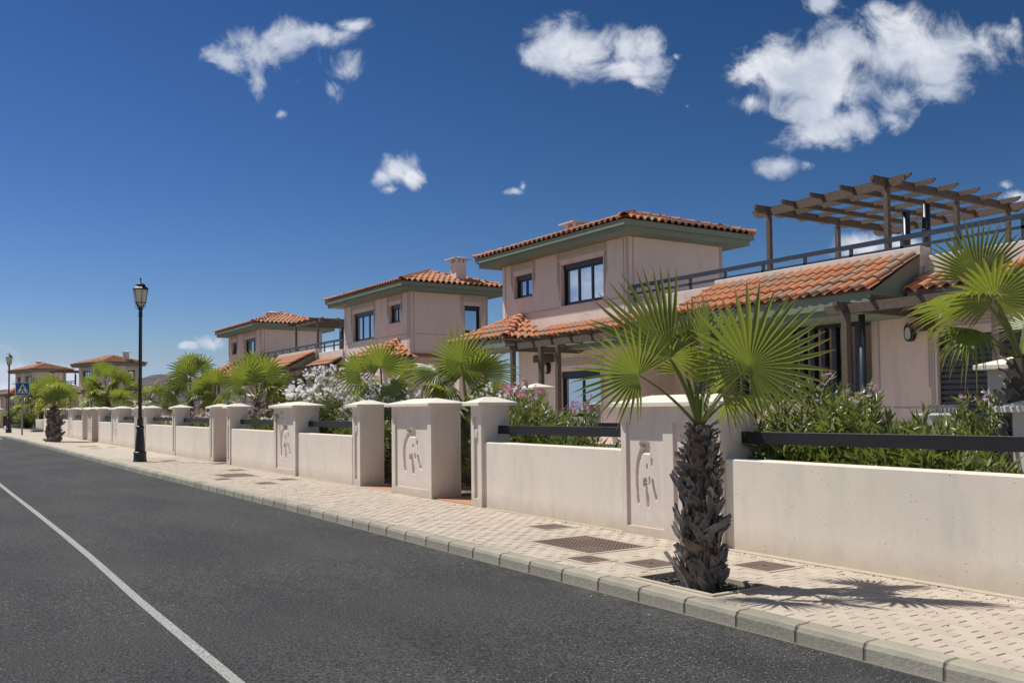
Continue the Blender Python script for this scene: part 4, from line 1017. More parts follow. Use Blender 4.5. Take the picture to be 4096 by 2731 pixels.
def palm_trunk(root, x, y, z0, z1, r0, r1, count, single, seed, strap_to=.62):
    rr = random.Random(seed); m = MB(); n = 12
    prof = [(r0 * 1.02, z0 - .05), (r0, z0 + .1 * (z1 - z0)), (r0 * .93, z0 + .5 * (z1 - z0)), (r1, z0 + .85 * (z1 - z0)), (r1 * .75, z1)]
    m.lathe(prof, x, y, n); tr = part('trunk', m, 'stem', root); A = []
    for i in range(count):
        t = (i + .5) / count; z = z0 + (z1 - z0) * (t * 1.0 - .02); az = i * 2.39996 + rr.uniform(-.25, .25); r = np.interp(t, [0, .5, .85, 1], [r0, r0 * .93, r1, r1 * .75]) - .006
        strap = t < strap_to
        me = rr.choice(STRAPS) if strap and rr.random() < .72 else rr.choice(BOOTS)
        roll = rr.choice((-1, 1, 1)) * abs(rr.gauss(.55, .3)) if strap else rr.gauss(0, .22); pitch = rr.uniform(-.02, .08) - .55 * (rr.random() < .05) if strap else rr.uniform(-.2, .06) - .25 * (t > .85)
        s = rr.uniform(.8, 1.25) * (1 if not t > .85 else .75) * (r0 / .17)
        Mx = Matrix.Translation((x + r * math.sin(az), y + r * math.cos(az), z)) @ Matrix.Rotation(-az, 4, 'Z') @ Matrix.Rotation(pitch, 4, 'X') @ Matrix.Rotation(roll, 4, 'Y') @ Matrix.Scale(s, 4)
        if single: link('leaf_base', me, tr, mw=Mx)
        else: A.append((me, Mx))
    if A:
        V = []; F = []; b = 0
        for me, Mx in A:
            v = np.array([q.co[:] for q in me.vertices]); Mn = np.array(Mx); V.append(v @ Mn[:3, :3].T + Mn[:3, 3]); F.append(np.array([p.vertices[:] for p in me.polygons]) + b); b += len(v)
        o = link('leaf_bases', npmesh('leaf_bases', np.vstack(V), np.vstack(F), 'boot'), tr); o['kind'] = 'stuff'
PG = 'fan palms'
def palm(label, base, crown, r0, r1, fr, extra=0, size=.55, seed=1, single=False, boots=90, N=28, thorns=False, low=-18, hi=75, mat='palm_leaf'):
    t = thing('fan_palm', label, 'palm tree', (0, 0, 0), 0, PG)
    palm_trunk(t, crown[0], crown[1], base, crown[2] + .04, r0, r1, boots, single, seed)
    for i, f in enumerate(fr):
        hub, tip = np.array(f[0], float), np.array(f[1], float); cd = nrm((CAMP - hub) * (1, 1, 0))
        if len(f) > 2 and f[2] is not None: nn = f[2]
        else: tip = tip + cd * np.linalg.norm(tip - hub) * .2; nn = -cd * .85 + np.array([0, 0, .45])
        kw = f[3] if len(f) > 3 else {}
        kw = dict(dict(N=N, thorns=thorns, detail=2 if thorns else 1), **kw); frond(t, crown, hub, tip, nn, seed * 31 + i, **kw)
    if extra: random_crown(t, crown, extra, size, seed + 7, N=max(22, N - 6), low=low, hi=hi, mat=mat)
    return t
CM = lambda h: CAMP - np.array(h)
hero = (5.50, 5.66, 1.43)
palm('nearest palm with a thick shaggy grey trunk, growing from the pavement by the kerb', pz(5.66) - .04, hero, .150, .112, [
    ((4.94, 5.77, 1.88), (4.52, 5.98, 2.06), (.62, .66, .38), dict(R=.56, span=250, N=28, cone=.12, droop=.03, fuse=.38)),
    ((5.184, 5.665, 2.016), (4.96, 5.90, 2.64), (.55, .6, .45), dict(R=.78, span=80, N=14, cone=.5, droop=.0, fuse=.5)),
    ((5.184, 5.665, 2.016), (5.45, 5.45, 2.14), (.4, .5, .8), dict(R=.36, span=170, N=16, cone=.3, droop=.05, fuse=.30, petiole=False)),
    ((5.64, 5.669, 1.988), (5.72, 5.70, 2.56), (.55, -.8, .1), dict(R=.60, span=105, N=20, cone=.7, droop=.03, fuse=.55)),
    ((5.74, 5.32, 1.946), (5.88, 5.03, 2.50), (.62, .62, .42), dict(R=.72, span=300, N=36, cone=.16, droop=.02, fuse=.48)),
    ((5.95, 5.80, 2.05), (6.12, 5.70, 2.5), (.4, .5, .7), dict(R=.50, span=230, N=30, cone=.4, droop=.12)),
    ((5.62, 5.95, 1.92), (5.70, 5.85, 2.4), (.4, .5, .6), dict(R=.46, span=210, N=28, cone=.5, droop=.12)),
    ((5.98, 5.72, 1.70), (6.32, 5.6, 1.72), (.2, .2, 1.), dict(R=.42, span=240, N=28, cone=.35, droop=.3)),
    ((5.70, 5.60, 1.74), (5.85, 5.45, 1.95), (.5, .2, .8), dict(R=.40, span=250, N=26, cone=.5, droop=.35, fuse=.35)),
    ((5.60, 5.85, 2.12), (5.62, 5.95, 2.6), (.5, .6, .5), dict(R=.48, span=220, N=28, cone=.6, droop=.12, fuse=.45)),
    ((5.53, 5.72, 1.80), (5.56, 5.74, 2.3), (-.2, -.9, .3), dict(R=.42, span=70, N=14, cone=.6, droop=.1)),
], seed=3, single=True, boots=215, N=40, thorns=True)
palm('palm at the right edge with big bright fans in front of the rooftop pergola', .1, (8.3, 4.49, 1.98), .17, .13, [
    ((7.90, 4.49, 2.53), (7.70, 4.35, 2.86), (.5, .5, .8), dict(R=.50, span=290, N=34, cone=.2, droop=.05, fuse=.55)),
    ((8.05, 4.70, 2.74), (7.95, 4.80, 3.2), (.3, .5, .5), dict(R=.56, span=150, N=26, cone=.35, droop=.03, fuse=.5)),
    ((7.96, 4.60, 2.52), (7.35, 4.90, 2.60), (.2, .2, 1.), dict(R=.70, span=150, N=26, cone=.4, droop=.10, fuse=.5)),
    ((8.523, 4.50, 2.562), (8.66, 4.36, 3.0), (.4, .5, .7), dict(R=.55, span=240, N=32, cone=.4, droop=.08)),
    ((7.95, 4.70, 2.28), (7.72, 4.85, 2.10), (-.3, -.2, .9), dict(R=.36, span=200, N=26, cone=.3, droop=.5)),
    ((8.5, 4.1, 2.4), (8.7, 3.7, 2.5), (.2, .2, 1), dict(R=.55, span=250, N=32, cone=.4, droop=.25)),
], extra=2, size=.45, seed=5, single=True, boots=150, N=36, thorns=True, low=30)
palm('palm with one tall round fan, behind the free-standing carved pillar', .1, (8.7, 15.09, 1.66), .15, .12, [
    ((8.51, 14.936, 2.50), (8.48, 14.85, 3.2), None, dict(R=.80, span=290, N=32, fuse=.45, cone=.15, droop=.05)), ((8.806, 14.634, 2.308), (9.15, 14.30, 2.62), None, dict(R=.72, span=240, N=40, cone=.3, droop=.12)),
    ((8.336, 15.531, 2.343), (8.03, 15.95, 2.56), (-.3, -.2, .9), dict(R=.70)), ((8.409, 15.375, 2.10), (8.05, 15.6, 1.93), (-.5, -.3, .8), dict(R=.6, droop=.35)), ((9.21, 15.34, 2.01), (9.66, 15.15, 2.2), (-.1, -.3, 1.), dict(R=.6, droop=.3)), ((8.88, 15.537, 2.302), (9.10, 15.71, 3.0), None, dict(R=.7)),
], extra=5, size=.55, seed=6, boots=60)
palm('palm with two upright fans below the villa with the chimney', .1, (8.6, 18.58, 1.82), .15, .11, [
    ((8.475, 18.386, 2.60), (8.43, 18.27, 3.25), None, dict(R=.74, span=290, N=30, fuse=.45, cone=.15, droop=.05)), ((8.194, 18.811, 2.469), (7.80, 19.05, 2.80), None, dict(R=.66, span=260, cone=.2)),
    ((9.05, 18.617, 2.42), (9.51, 18.54, 2.70), None, dict(R=.6)), ((8.609, 18.198, 2.186), (8.88, 17.8, 1.86), (-.5, -.6, .6), dict(R=.5, droop=.3)), ((8.495, 18.983, 2.26), (8.2, 19.4, 2.1), (-.3, -.3, .9), dict(R=.55, droop=.3)),
], extra=4, size=.5, seed=8, boots=60)
palm('palm right of the tall dark lamp with a dark green fan below the middle villa', .15, (8.9, 28.25, 1.93), .16, .12, [
    ((8.473, 28.139, 2.62), (8.33, 28.1, 3.4), None, dict(R=.92, span=290, N=30, fuse=.45, cone=.15, droop=.05)), ((9.078, 28.1, 2.786), (9.32, 27.92, 3.45), None, dict(R=.85)), ((9.308, 28.325, 2.409), (10.02, 27.85, 2.9), (-.4, -.5, .7), dict(R=.95)),
    ((8.358, 29.059, 2.346), (7.85, 29.4, 2.12), (-.4, -.4, .8), dict(R=.75, droop=.3)), ((8.973, 28.755, 2.967), (8.9, 28.8, 3.7), None, dict(R=.85)), ((9.116, 27.622, 2.26), (9.14, 27.1, 2.3), (-.5, -.6, .6), dict(R=.6, droop=.25)),
], extra=6, size=.7, seed=9, boots=50)
palm('dense palm against the sky right of the tall lamp', .15, (9.1, 37.29, 2.12), .17, .13, [
    ((8.974, 37.323, 3.139), (8.45, 37.66, 3.85), None, dict(R=.95)), ((9.847, 36.416, 2.824), (9.63, 36.42, 3.5), None, dict(R=.85)), ((8.936, 37.717, 2.858), (8.2, 38.2, 3.2), (-.4, -.4, .8), dict(R=.9)), ((9.391, 36.483, 2.572), (8.92, 36.54, 3.05), None, dict(R=.75)),
    ((9.529, 36.289, 2.24), (9.54, 35.8, 2.65), None, dict(R=.6)), ((9.52, 37.557, 3.353), (9.75, 37.38, 4.05), None, dict(R=.8)), ((8.543, 37.863, 2.565), (8.0, 38.35, 2.2), (-.3, -.4, .9), dict(R=.75, droop=.3)), ((9.16, 37.66, 3.549), (9.23, 37.59, 4.2), None, dict(R=.75)),
], extra=8, size=.75, seed=10, boots=50)
palm('bushy palm left of the near lamp, hiding the far chimney villa', .3, (9.3, 57.0, 2.6), .2, .15, [
    ((9.71, 55.57, 2.7), (9.67, 55.0, 3.35), None, dict(R=.9)), ((9.405, 56.905, 3.895), (9.5, 56.8, 4.6), None, dict(R=.9)), ((10.0, 56.5, 3.6), (10.4, 56.6, 4.25), None, dict(R=.95)), ((8.69, 57.4, 3.477), (8.1, 57.8, 3.5), None, dict(R=.9)), ((8.836, 56.6, 2.75), (8.2, 56.8, 2.5), None, dict(R=.8, droop=.3)),
    ((10.613, 56.164, 3.0), (11.4, 55.6, 3.25), None, dict(R=1.0)), ((9.145, 57.77, 4.2), (9.0, 57.8, 4.85), None, dict(R=.85)),
], extra=15, size=.95, seed=12, boots=40, N=26, low=-25)
palm('second bushy palm just right behind the near lamp post', .3, (9.6, 47.2, 2.3), .18, .14, [], extra=14, size=.8, seed=13, boots=40, N=26, low=-20)
palm('small palm growing from the pavement beyond the wall, its trunk bulging', pz(49.3) - .03, (5.65, 49.31, 2.0), .30, .2, [
    ((5.5, 49.2, 2.9), (5.3, 49.3, 3.9), None, dict(R=1.0, span=200)), ((5.9, 48.6, 2.75), (6.5, 47.8, 3.4), None, dict(R=1.1, span=170, fuse=.6)), ((5.6, 48.9, 2.6), (5.6, 48.7, 3.3), None, dict(R=1.05, span=320, droop=.25)),
], extra=7, size=.55, seed=14, boots=80, N=26, low=10)
palm('palm behind the far lamp at the left edge', .35, (9.6, 92.0, 2.9), .22, .17, [], extra=22, size=1.7, seed=15, boots=30, N=26, low=-20)
palm('stunted palm with a dying orange top behind the pedestrian sign', .35, (9.0, 78.5, 2.15), .42, .28, [], extra=9, size=.75, seed=16, boots=50, N=24, low=25, hi=85, mat='palm_leaf_dry')
# ---------------------------------------------------------------- oleanders and other shrubs
def shoots(rng, n, H, Rr, lean=.8):
    """bundles of arching shoots from the base, returned as polylines"""
    out = []
    for i in range(n):
        az = rng.uniform(0, 2 * math.pi); q = math.sqrt(rng.uniform(0, 1)); r = Rr * q; h = H * (1 - .45 * q ** 2) * rng.uniform(.62, 1.04)
        tip = np.array([r * math.cos(az), r * math.sin(az), h]); base = np.array([rng.normal(0, .08), rng.normal(0, .08), 0]); ctrl = base * .6 + tip * .25; ctrl[2] = h * .62
        out.append(np.array([(1 - t) ** 2 * base + 2 * t * (1 - t) * ctrl + t * t * tip for t in np.linspace(0, 1, 9)]))
    return out
def leaves(P, D_, L, Wl, rng):
    """vectorised lance-shaped leaves"""
    n = len(P); D_ = D_ / np.linalg.norm(D_, axis=1, keepdims=True); r = rng.normal(0, 1, (n, 3)) + np.array([0, 0, 1.5]); S = np.cross(D_, r); S /= np.linalg.norm(S, axis=1, keepdims=True); U = np.cross(S, D_)
    L = L[:, None]; Wl = Wl[:, None]
    v = np.stack([P, P + D_ * L * .45 - S * Wl + U * Wl * .3, P + D_ * L * .48 - U * Wl * .15, P + D_ * L * .45 + S * Wl + U * Wl * .3, P + D_ * L - U * L * .10], 1)
    f = np.array([(0, 1, 2), (0, 2, 3), (1, 4, 2), (2, 4, 3)]); F = (f[None] + (np.arange(n) * 5)[:, None, None]).reshape(-1, 3)
    return v.reshape(-1, 3), F
def bush_meshes(seed, H, Rr, n, per=9, leaf=.12, flowers=None, nfl=0, leafmat='oleander_leaf', fl_size=.021, lowcut=.3, topflowers=True):
    rng = np.random.default_rng(seed); S = shoots(rng, n, H, Rr); P = []; D_ = []; m = MB()
    for s in S[:max(14, n // 5)]: m.tube([tuple(p) for p in s], [.010 - .0009 * k for k in range(9)], 4)
    for s in S:
        for k in range(per):
            t = lowcut + (1 - lowcut) * (k + rng.uniform(0, .6)) / per; i = min(7, int(t * 8)); f = t * 8 - i; p = s[i] * (1 - f) + s[i + 1] * f; d = s[i + 1] - s[i]; d = d / np.linalg.norm(d)
            a0 = rng.uniform(0, 6.28); e = np.cross(d, [0.3, .2, 1]); e /= np.linalg.norm(e); g_ = np.cross(d, e)
            for w in range(3 if k < per - 1 else 6):
                a = a0 + w * 2.094 + rng.normal(0, .2); sp = rng.uniform(.65, 1.2) if k < per - 1 else rng.uniform(.25, .8)
                P.append(p); D_.append(d * math.cos(sp) + (e * math.cos(a) + g_ * math.sin(a)) * math.sin(sp))
    P = np.array(P); D_ = np.array(D_); k = len(P); L = rng.uniform(.7, 1.15, k) * leaf
    V, F = leaves(P, D_, L, L * rng.uniform(.075, .105, k), rng)
    res = [('stems', m.mesh('stems', 'stem'), 'stem'), ('foliage', npmesh('foliage', V, F, leafmat), 'leaf')]
    if flowers:
        groups = {}
        tips = sorted(S, key=lambda s: -s[-1][2] - .15 * np.hypot(*s[-1][:2]) * rng.uniform(0, 1.6))[:nfl] if topflowers else [S[i] for i in rng.choice(len(S), nfl)]
        for j, s in enumerate(tips):
            mat = flowers[int(rng.integers(0, len(flowers)))]; c = s[-1] + (0, 0, .02); g = groups.setdefault(mat, ([], []))
            for _ in range(int(rng.integers(7, 15))):
                o = c + rng.normal(0, .042, 3) * (1, 1, .8); nn = nrm(rng.normal(0, 1, 3) + (0, 0, .6)); a = nrm(np.cross(nn, rng.normal(0, 1, 3))); b = np.cross(nn, a); r = fl_size * rng.uniform(.75, 1.2)
                for q in range(5):
                    t0, t1 = q * 1.2566 - .42, q * 1.2566 + .42; tm = q * 1.2566; n0 = len(g[0])
                    g[0].extend([o, o + (a * math.cos(t0) + b * math.sin(t0)) * r * .85 + nn * r * .25, o + (a * math.cos(tm) + b * math.sin(tm)) * r * 1.1 + nn * r * .35, o + (a * math.cos(t1) + b * math.sin(t1)) * r * .85 + nn * r * .25]); g[1].append((n0, n0 + 1, n0 + 2, n0 + 3))
        for mat, (v, f) in groups.items(): res.append(('flowers', npmesh('flowers', v, f, mat), mat))
    return res
BUSH = {}
def bush(key, label, loc, s=1., rz=0., cat='shrub', sz=None, group='flowering oleander bushes along the garden wall'):
    t = thing('oleander_bush', label, cat, loc, rz, group); t.scale = (s, s, sz or s)
    for nm, me, k in BUSH[key]:
        o = link(nm, me, t)
        if nm != 'stems': o['kind'] = 'stuff'
    return t
BUSH['white'] = bush_meshes(1, 2.62, 1.5, 430, 12, .14, ['petal_white'] * 6 + ['petal_lilac'], 150, fl_size=.036)
BUSH['plain'] = bush_meshes(2, 1.5, .75, 190, 12, .165, ['petal_pink', 'petal_lilac'], 3)
BUSH['pink'] = bush_meshes(3, 1.5, .75, 150, 12, .155, ['petal_pink', 'petal_lilac', 'petal_lilac'], 13)
BUSH['lilac'] = bush_meshes(4, 1.6, .85, 130, 10, .14, ['petal_lilac', 'petal_lilac', 'petal_white'], 38, fl_size=.026)
BUSH['sparse'] = bush_meshes(5, 1.9, .62, 60, 9, .14, ['petal_white'], 14, fl_size=.027)
BUSH['sparse_pink'] = bush_meshes(6, 1.85, .6, 60, 9, .13, ['petal_pink'], 5)
BUSH['young'] = bush_meshes(7, .95, .45, 60, 12, .19)
BUSH['lime'] = bush_meshes(8, .8, .3, 45, 9, .05, leafmat='lime_leaf')
BUSH['white_small'] = bush_meshes(9, 1.35, .62, 150, 12, .14, ['petal_white'], 9, fl_size=.024)
def gz0(x): return .10
bush('white', 'huge white-flowered oleander arching over the pillar cap and wall', (8.45, 20.9, .1), 1., .4)
bush('plain', 'leafy oleander with few pink flowers right behind the widest pillar', (8.2, 6.75, .1), 1.2, 1.)
bush('plain', 'green oleander between the widest pillar and the porch post of the nearest villa', (8.3, 6.05, .1), 1.12, 2.)
bush('lime', 'lime-green shrub beside the porch post right of the nearest palm', (8.5, 5.95, .75), .9, 0, group='lime-green shrubs')
bush('young', 'young oleander just above the long dark beam, left half', (7.95, 5.55, .2), 1.2, 1.)
bush('young', 'young oleander in the middle of the long wall, tallest sprig of that row', (8.0, 5.25, .2), 1.35, 2.)
bush('young', 'young oleander close behind the long wall near its middle', (7.85, 4.95, .2), 1.1, 3.)
bush('young', 'low young oleander under the long beam near the right palm trunk', (7.85, 4.55, .2), 1.05, 4.)
bush('young', 'low young oleander peeping over the long wall at its left end', (7.9, 6.05, .2), 1.05, 5.)
bush('plain', 'dense rounded oleander in front of the roller shutter, beside the right palm', (8.7, 4.95, .1), 1.08, 1.)
bush('lime', 'lime-green shrub at the foot of the right palm', (7.8, 4.25, .3), 1.05, 1, group='lime-green shrubs')
bush('lime', 'lime-green shrub left of the roller shutter bush', (8.75, 5.45, .85), 1.05, 2, group='lime-green shrubs')
bush('sparse_pink', 'open pink-tipped oleander behind the slim doorbell pillar', (8.2, 12.7, .1), 1.05, 0)
bush('sparse_pink', 'thin oleander left of the widest pillar cap', (8.1, 10.9, .1), .95, 2)
bush('plain', 'broad green oleander filling the stretch right of the big-doorbell pillar', (8.35, 11.2, .0), .88, 3)
bush('plain', 'broad green oleander low on the left of the widest pillar', (8.4, 9.6, .0), .88, 5)
bush('sparse_pink', 'tall twiggy oleander touching the big-doorbell pillar', (8.1, 12.1, .1), 1.12, 4)
bush('plain', 'dark green oleander behind the thin white blossoms in the right gate gap', (8.9, 13.0, .0), 1.2, 2)
bush('young', 'young oleander above the wall right of the doorbell pillar', (7.9, 10.9, .1), 1.15, 0)
bush('young', 'young oleander above the wall, middle of the stretch left of the widest pillar', (7.9, 10.1, .1), 1.15, 2)
bush('young', 'young oleander touching the left side of the widest pillar', (7.95, 9.2, .1), 1.25, 3)
bush('lime', 'yellowish small shrub on the wall left of the widest pillar', (7.7, 8.95, .45), .8, 2, group='lime-green shrubs')
bush('sparse', 'tall sparse white oleander behind the free-standing carved pillar', (8.35, 13.3, .1), 1.12, 0)
bush('plain', 'dark oleander filling the gap right of the free-standing carved pillar', (8.3, 12.95, .0), 1.05, 1)
bush('sparse', 'arching white oleander above the left end of the free-standing pillar cap', (8.35, 15.7, .1), 1.1, 2)
bush('lime', 'yellow-green shrub low in the gap left of the free-standing carved pillar', (8.0, 15.2, .1), 1.3, 2, group='lime-green shrubs')
bush('plain', 'green oleander low in the gap left of the free-standing carved pillar', (8.2, 15.9, .0), .85, 4)
bush('white', 'second white-flowered oleander on the right side of the huge white bush', (8.85, 18.9, .1), .86, 1.7)
bush('pink', 'pink oleander at the right foot of the huge white bush', (8.0, 17.6, .1), 1.0, 2)
bush('lilac', 'lilac-tinted oleander under the right part of the huge white bush', (8.2, 18.9, .1), .98, 1)
bush('plain', 'green oleander behind the wall under the huge white bush', (8.15, 20.2, .1), .95, 1)
bush('white_small', 'low oleander with single white flowers left of the huge white bush', (8.0, 22.9, .1), 1.08, 0)
bush('white_small', 'second low white-dotted oleander beside the twin gate pillars', (7.95, 24.1, .1), 1.0, 2)
bush('lilac', 'lilac oleander showing above the twin gate pillars', (8.7, 27.6, .1), 1.18, 0)
bush('lilac', 'lilac oleander left of the twin gate pillars', (8.0, 29.0, .1), 1.02, 3)
bush('pink', 'pink-budded oleander halfway between the twin gate pillars and the lamp', (8.0, 30.4, .1), 1.0, 3)
bush('pink', 'oleander with bright pink tip right of the near lamp', (8.1, 32.6, .1), 1.05, 0)
bush('white_small', 'green oleander directly right of the near lamp', (8.0, 34.4, .1), 1.05, 4)
bush('white_small', 'white-dotted oleander behind the near lamp post', (8.0, 38.9, .15), 1.05, 1)
bush('lilac', 'lilac oleander over the wide pillar left of the near lamp', (8.5, 42.6, .15), 1.22, 2)
bush('lilac', 'lilac oleander between the wide pillars left of the near lamp', (8.5, 44.9, .15), 1.15, 4)
bush('white_small', 'green oleander spilling between the far wide pillars', (7.95, 45.3, .15), 1.05, 5)
bush('plain', 'green oleander at the far free-standing pillar', (8.4, 52.2, .2), 1.0, 0)
bush('plain', 'green oleander behind the farthest wide pillar', (8.4, 57.6, .25), 1.0, 3)
bush('pink', 'pink oleander hedge across the side street, behind the far lamp', (8.0, 88.0, .35), 1.35, 0)
bush('pink', 'pink oleander left of the red litter bin across the side street', (7.2, 90.5, .4), 1.3, 2)
bush('sparse_pink', 'wispy shrub in the bed across the side street', (9.2, 76.0, .35), .95, 2)
bush('lime', 'small bright shrub in the bed behind the last pavement pillar', (8.0, 74.0, .45), 1.6, 2, group='lime-green shrubs')
bush('plain', 'round green shrub beside the corner pillar', (8.7, 72.0, .3), .8, 2)
# ---------------------------------------------------------------- street lamps
def lamp(label, x, y, s=1.):
    t = thing('street_lamp', label, 'street lamp', (x, y, pz(y) - .004), 0, 'black cast-iron street lamps'); t.scale = (s, s, s)
    m = MB(); m.lathe([(.19, 0), (.19, .03), (.178, .05), (.172, .22), (.182, .25), (.178, .275), (.155, .29), (.142, .33), (.098, .93), (.112, .955), (.118, .985), (.105, 1.01), (.082, 1.03), (.078, 1.22), (.068, 1.25), (.055, 1.27)], n=20); part('base', m, 'lamp_iron', t, False)
    m = MB(); m.lathe([(.052, 1.26), (.046, 4.16), (.06, 4.17), (.062, 4.2), (.052, 4.22), (.056, 4.26), (.05, 4.3), (.052, 4.36), (.075, 4.40)], n=14); part('pole', m, 'lamp_iron', t, True)
    n = 6; ro, ri, zb, zt = .205, .15, 4.56, 4.95
    m = MB()
    for i in range(n):
        a, b = math.pi / n + i * 2 * math.pi / n, math.pi / n + (i + 1) * 2 * math.pi / n
        c = lambda r, an, z: (r * math.cos(an), r * math.sin(an), z)
        m.beam(c(ri, a, zb), c(ro, a, zt), .014, .014, (math.cos(a), math.sin(a), 0)); m.beam(c(ri, a, zb), c(ri, b, zb), .02, .022); m.beam(c(ro, a, zt), c(ro, b, zt), .02, .03)
        m.beam(c(.05, a, 4.42), c(ri, a, zb), .012, .012, (math.cos(a), math.sin(a), 0))
    m.beam((0, 0, 4.38), (0, 0, 4.46), .09, .09, (1, 0, 0)); lf = part('lantern_frame', m, 'lamp_iron', t)
    for i in range(n):
        a, b = math.pi / n + i * 2 * math.pi / n, math.pi / n + (i + 1) * 2 * math.pi / n; k = .97
        m = MB(); m.quad((ri * k * math.cos(a), ri * k * math.sin(a), zb), (ri * k * math.cos(b), ri * k * math.sin(b), zb), (ro * k * math.cos(b), ro * k * math.sin(b), zt), (ro * k * math.cos(a), ro * k * math.sin(a), zt))
        m.quad((.045 * math.cos(a), .045 * math.sin(a), 4.44), (.045 * math.cos(b), .045 * math.sin(b), 4.44), (ri * .95 * math.cos(b), ri * .95 * math.sin(b), zb), (ri * .95 * math.cos(a), ri * .95 * math.sin(a), zb)); part('pane', m, 'lamp_glass', lf)
    m = MB(); m.lathe([(.225, 4.955), (.235, 4.965), (.20, 5.0), (.15, 5.035), (.12, 5.07)], n=6, rot=math.pi / 6); m.lathe([(.145, 5.07), (.14, 5.085), (.09, 5.11), (.04, 5.135), (.02, 5.16)], n=12); rf = part('roof', m, 'lamp_iron', t)
    m = MB(); m.lathe([(.014, 5.16), (.012, 5.22), (.024, 5.24), (.024, 5.265), (.008, 5.285), (.003, 5.3)], n=10); part('finial', m, 'lamp_iron', rf, True)
    for i in range(4):
        a = math.pi / 4 + i * math.pi / 2; m = MB(); pts = []
        for q in np.linspace(0, 1, 14): an = -1.2 + q * 5.2; rr_ = .052 * (1 - .55 * q); pts.append((math.cos(a) * (.12 + rr_ * math.cos(an)), math.sin(a) * (.12 + rr_ * math.cos(an)), 4.47 + rr_ * math.sin(an)))
        m.tube([(math.cos(a) * .05, math.sin(a) * .05, 4.36)] + pts, .007, 5); part('scroll', m, 'lamp_iron', lf, True)
lamp('tall dark street lamp with a yellowish lantern, nearest one on the pavement', 5.47, 28.2)
lamp('distant dark street lamp at the left edge beside the pedestrian sign', 5.43, 71.4, 1.035)
# pedestrian crossing sign
t = thing('crossing_sign', 'blue square pedestrian crossing sign on a thin brown post at the far corner', 'road sign', (5.6, 64.1, pz(64.1)), math.radians(8))
m = MB(); m.box(-.045, .045, -.03, .03, 0, 2.42); part('post', m, 'galv', t)
def bev_sq(h, r, k=4): return [(cx_ * (h - r) + r * math.cos(a), cz_ * (h - r) + r * math.sin(a)) for cx_, cz_, a0 in ((1, 1, 0), (-1, 1, 90), (-1, -1, 180), (1, -1, 270)) for a in np.radians(np.linspace(a0, a0 + 90, k))]
def face(name, poly, y, mat, par, th=.003):
    m = MB(); m.prism([(p, q + 2.82) for p, q in poly], 'y', y, y - th); return part(name, m, mat, par)
bd = face('sign_board', bev_sq(.40, .05), -.035, 'sign_white', t, .02); face('blue_field', bev_sq(.375, .04), -.056, 'sign_blue', bd)
face('white_triangle', [(-.35, -.26), (.35, -.26), (0, .33)], -.060, 'sign_white', bd)
pic = MB(); y_ = -.064
def pq(poly): pic.prism([(p, q + 2.82) for p, q in poly], 'y', y_, y_ - .003)
pq([(-.005 + .036 * math.cos(a), .20 + .036 * math.sin(a)) for a in np.linspace(0, 6.28, 11)[:-1]])
pq([(-.05, .14), (.02, .15), (.05, .12), (.04, .0), (-.03, .0)]); pq([(.035, .14), (.115, .06), (.105, -.01), (.085, -.01), (.085, .05), (.03, .09)]); pq([(-.04, .145), (-.14, .02), (-.125, .0), (-.02, .09)])
pq([(.0, .01), (.045, .01), (.075, -.12), (.12, -.22), (.08, -.235), (.03, -.12)]); pq([(-.03, .01), (.015, .01), (-.02, -.12), (-.09, -.235), (-.135, -.225), (-.07, -.1)])
for k in range(-5, 6):
    if abs(k) > 0: xb = k * .058; pq([(xb - .014 + k * .004, -.235), (xb + .014 + k * .004, -.235), (xb + .012 - k * .004, -.14), (xb - .012 - k * .004, -.14)])
part('walking_figure', pic, 'sign_black', bd)
# litter bin across the side street
t = thing('litter_bin', 'dark red slatted litter bin beside the far lamp', 'litter bin', (6.2, 84.0, pz(84) + .0)); m = MB(); m.lathe([(.2, .35), (.2, 1.0)], n=12); bb = part('drum', m, 'debris', t)
for i in range(14): a = i * 2 * math.pi / 14; m = MB(); m.box(-.035, .035, -.01, .01, .3, 1.05); o = part('slat', m, 'brick_red', bb); o.location = (.21 * math.cos(a), .21 * math.sin(a), 0); o.rotation_euler = (0, 0, a + math.pi / 2)
m = MB(); m.lathe([(.23, 1.02), (.24, 1.05), (.2, 1.09)], n=14); part('rim', m, 'debris', t)
for q in (-.15, .15): m = MB(); m.box(q - .025, q + .025, -.03, .03, 0, .36); part('leg', m, 'debris', t)
# planting bed across the side street
m = MB(); m.box(7.0, 13, 72.5, 90, .1 + .38, .60, .01); t = thing('planting_bed', 'raised planting bed of dark soil beyond the end of the pavement', 'planting bed'); part('bed_soil', m, 'gravel', t)
m = MB(); m.box(6.9, 13, 90, 90.2, .4, .95); m.box(6.85, 7.0, 72.4, 90, .4, .64); part('bed_kerb', m, 'garden_plaster', t)
t = thing('garden_wall', 'low plastered wall behind the red litter bin across the side street', 'wall', group='low plastered walls between the pillars'); m = MB(); m.box(8.6, 8.8, 74, 96, .4, 1.35, .01); part('wall_body', m, 'garden_plaster', t)
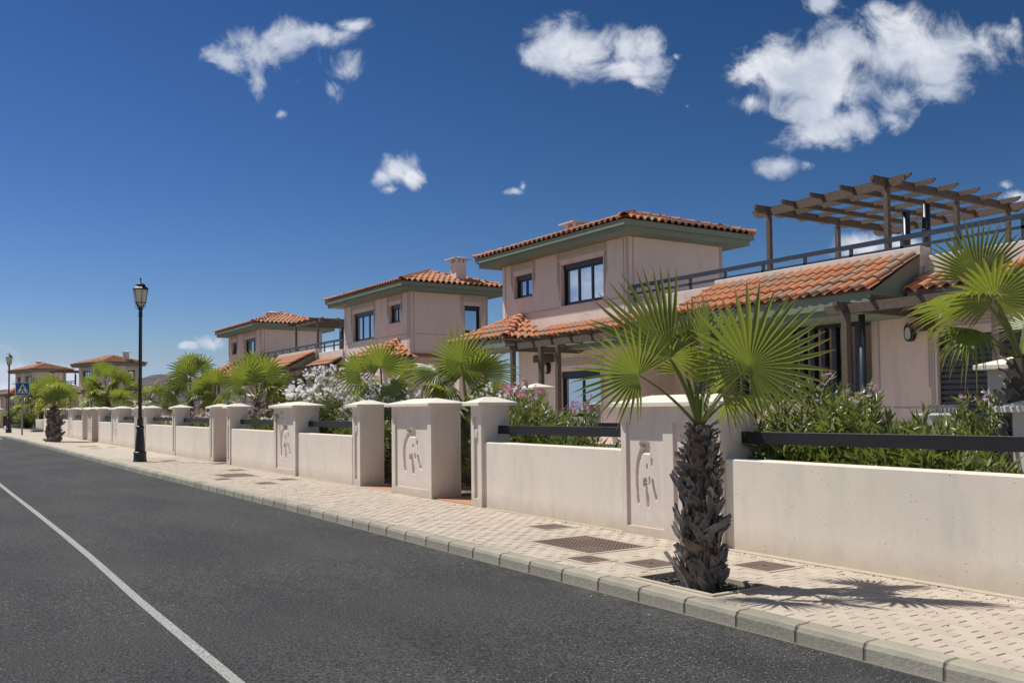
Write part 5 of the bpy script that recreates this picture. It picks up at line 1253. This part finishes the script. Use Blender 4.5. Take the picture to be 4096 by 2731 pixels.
# garden furniture glimpsed on the terrace of the nearest villa
t = thing('garden_chair', 'grey slatted folding chair back by the roller shutter', 'chair', (12.6, 7.9, .62), math.radians(-56))
m = MB(); m.box(-.22, .22, -.2, .2, .42, .45, .006); part('seat', m, 'grey_chair', t)
for i in range(8): m = MB(); xx = -.19 + i * .054; m.beam((xx, .2, .5), (xx, .34, .96), .036, .012, (0, 1, 0)); part('back_slat', m, 'grey_chair', t)
m = MB(); m.beam((-.24, .2, .45), (-.24, .35, 1.0), .03, .02, (0, 1, 0)); m.beam((.24, .2, .45), (.24, .35, 1.0), .03, .02, (0, 1, 0)); m.beam((-.25, .345, .98), (.25, .345, .98), .05, .02, (0, 1, 0)); part('back_frame', m, 'grey_chair', t)
for i, j in ((-1, -1), (1, -1), (1, 1), (-1, 1)): m = MB(); m.box(i * .2 - .015, i * .2 + .015, j * .18 - .015, j * .18 + .015, 0, .42); part('leg', m, 'grey_chair', t)
t = thing('garden_table', 'low table with a pale top beside the grey chair', 'table', (11.9, 7.55, .78)); m = MB(); m.box(-.2, .2, -.3, .3, .70, .725, .005); part('table_top', m, 'white_paint', t)
for i, j in ((-1, -1), (1, -1), (1, 1), (-1, 1)): m = MB(); m.box(i * .17 - .02, i * .17 + .02, j * .26 - .02, j * .26 + .02, 0, .70); part('leg', m, 'grey_chair', t)
t = thing('beach_towel', 'red towel hanging on the dark rail behind the nearest palm fan', 'towel', (10.69, 12.55, 1.66)); m = MB()
for i in range(8): a, b = i / 8 * .16, (i + 1) / 8 * .16; m.quad((.01 * math.sin(i * 2), a, 0), (.01 * math.sin(i * 2 + 2), b, 0), (.02 * math.sin(i * 2 + 2), b, .3), (.02 * math.sin(i * 2), a, .3))
part('cloth', m, 'red_cloth', t)
# terraces in front of the villas
for (a, b, lab) in ((5.5, 22.5, 'raised tiled terrace in front of the nearest villa'), (27.5, 50.0, 'raised tiled terrace in front of the middle villas')):
    t = thing('terrace', lab, 'terrace', group='raised terraces'); m = MB(); m.box(11.2, 15.5, a, b, .05, .78, .01); part('terrace_body', m, 'parapet_plaster', t)
# other side of the street: pavement and ground that throw light back
m = MB(); m.box(-12, -3.4, -30, 120, .0, .12, 0, SLOPE); structure('opposite_pavement', m, 'paving_far')
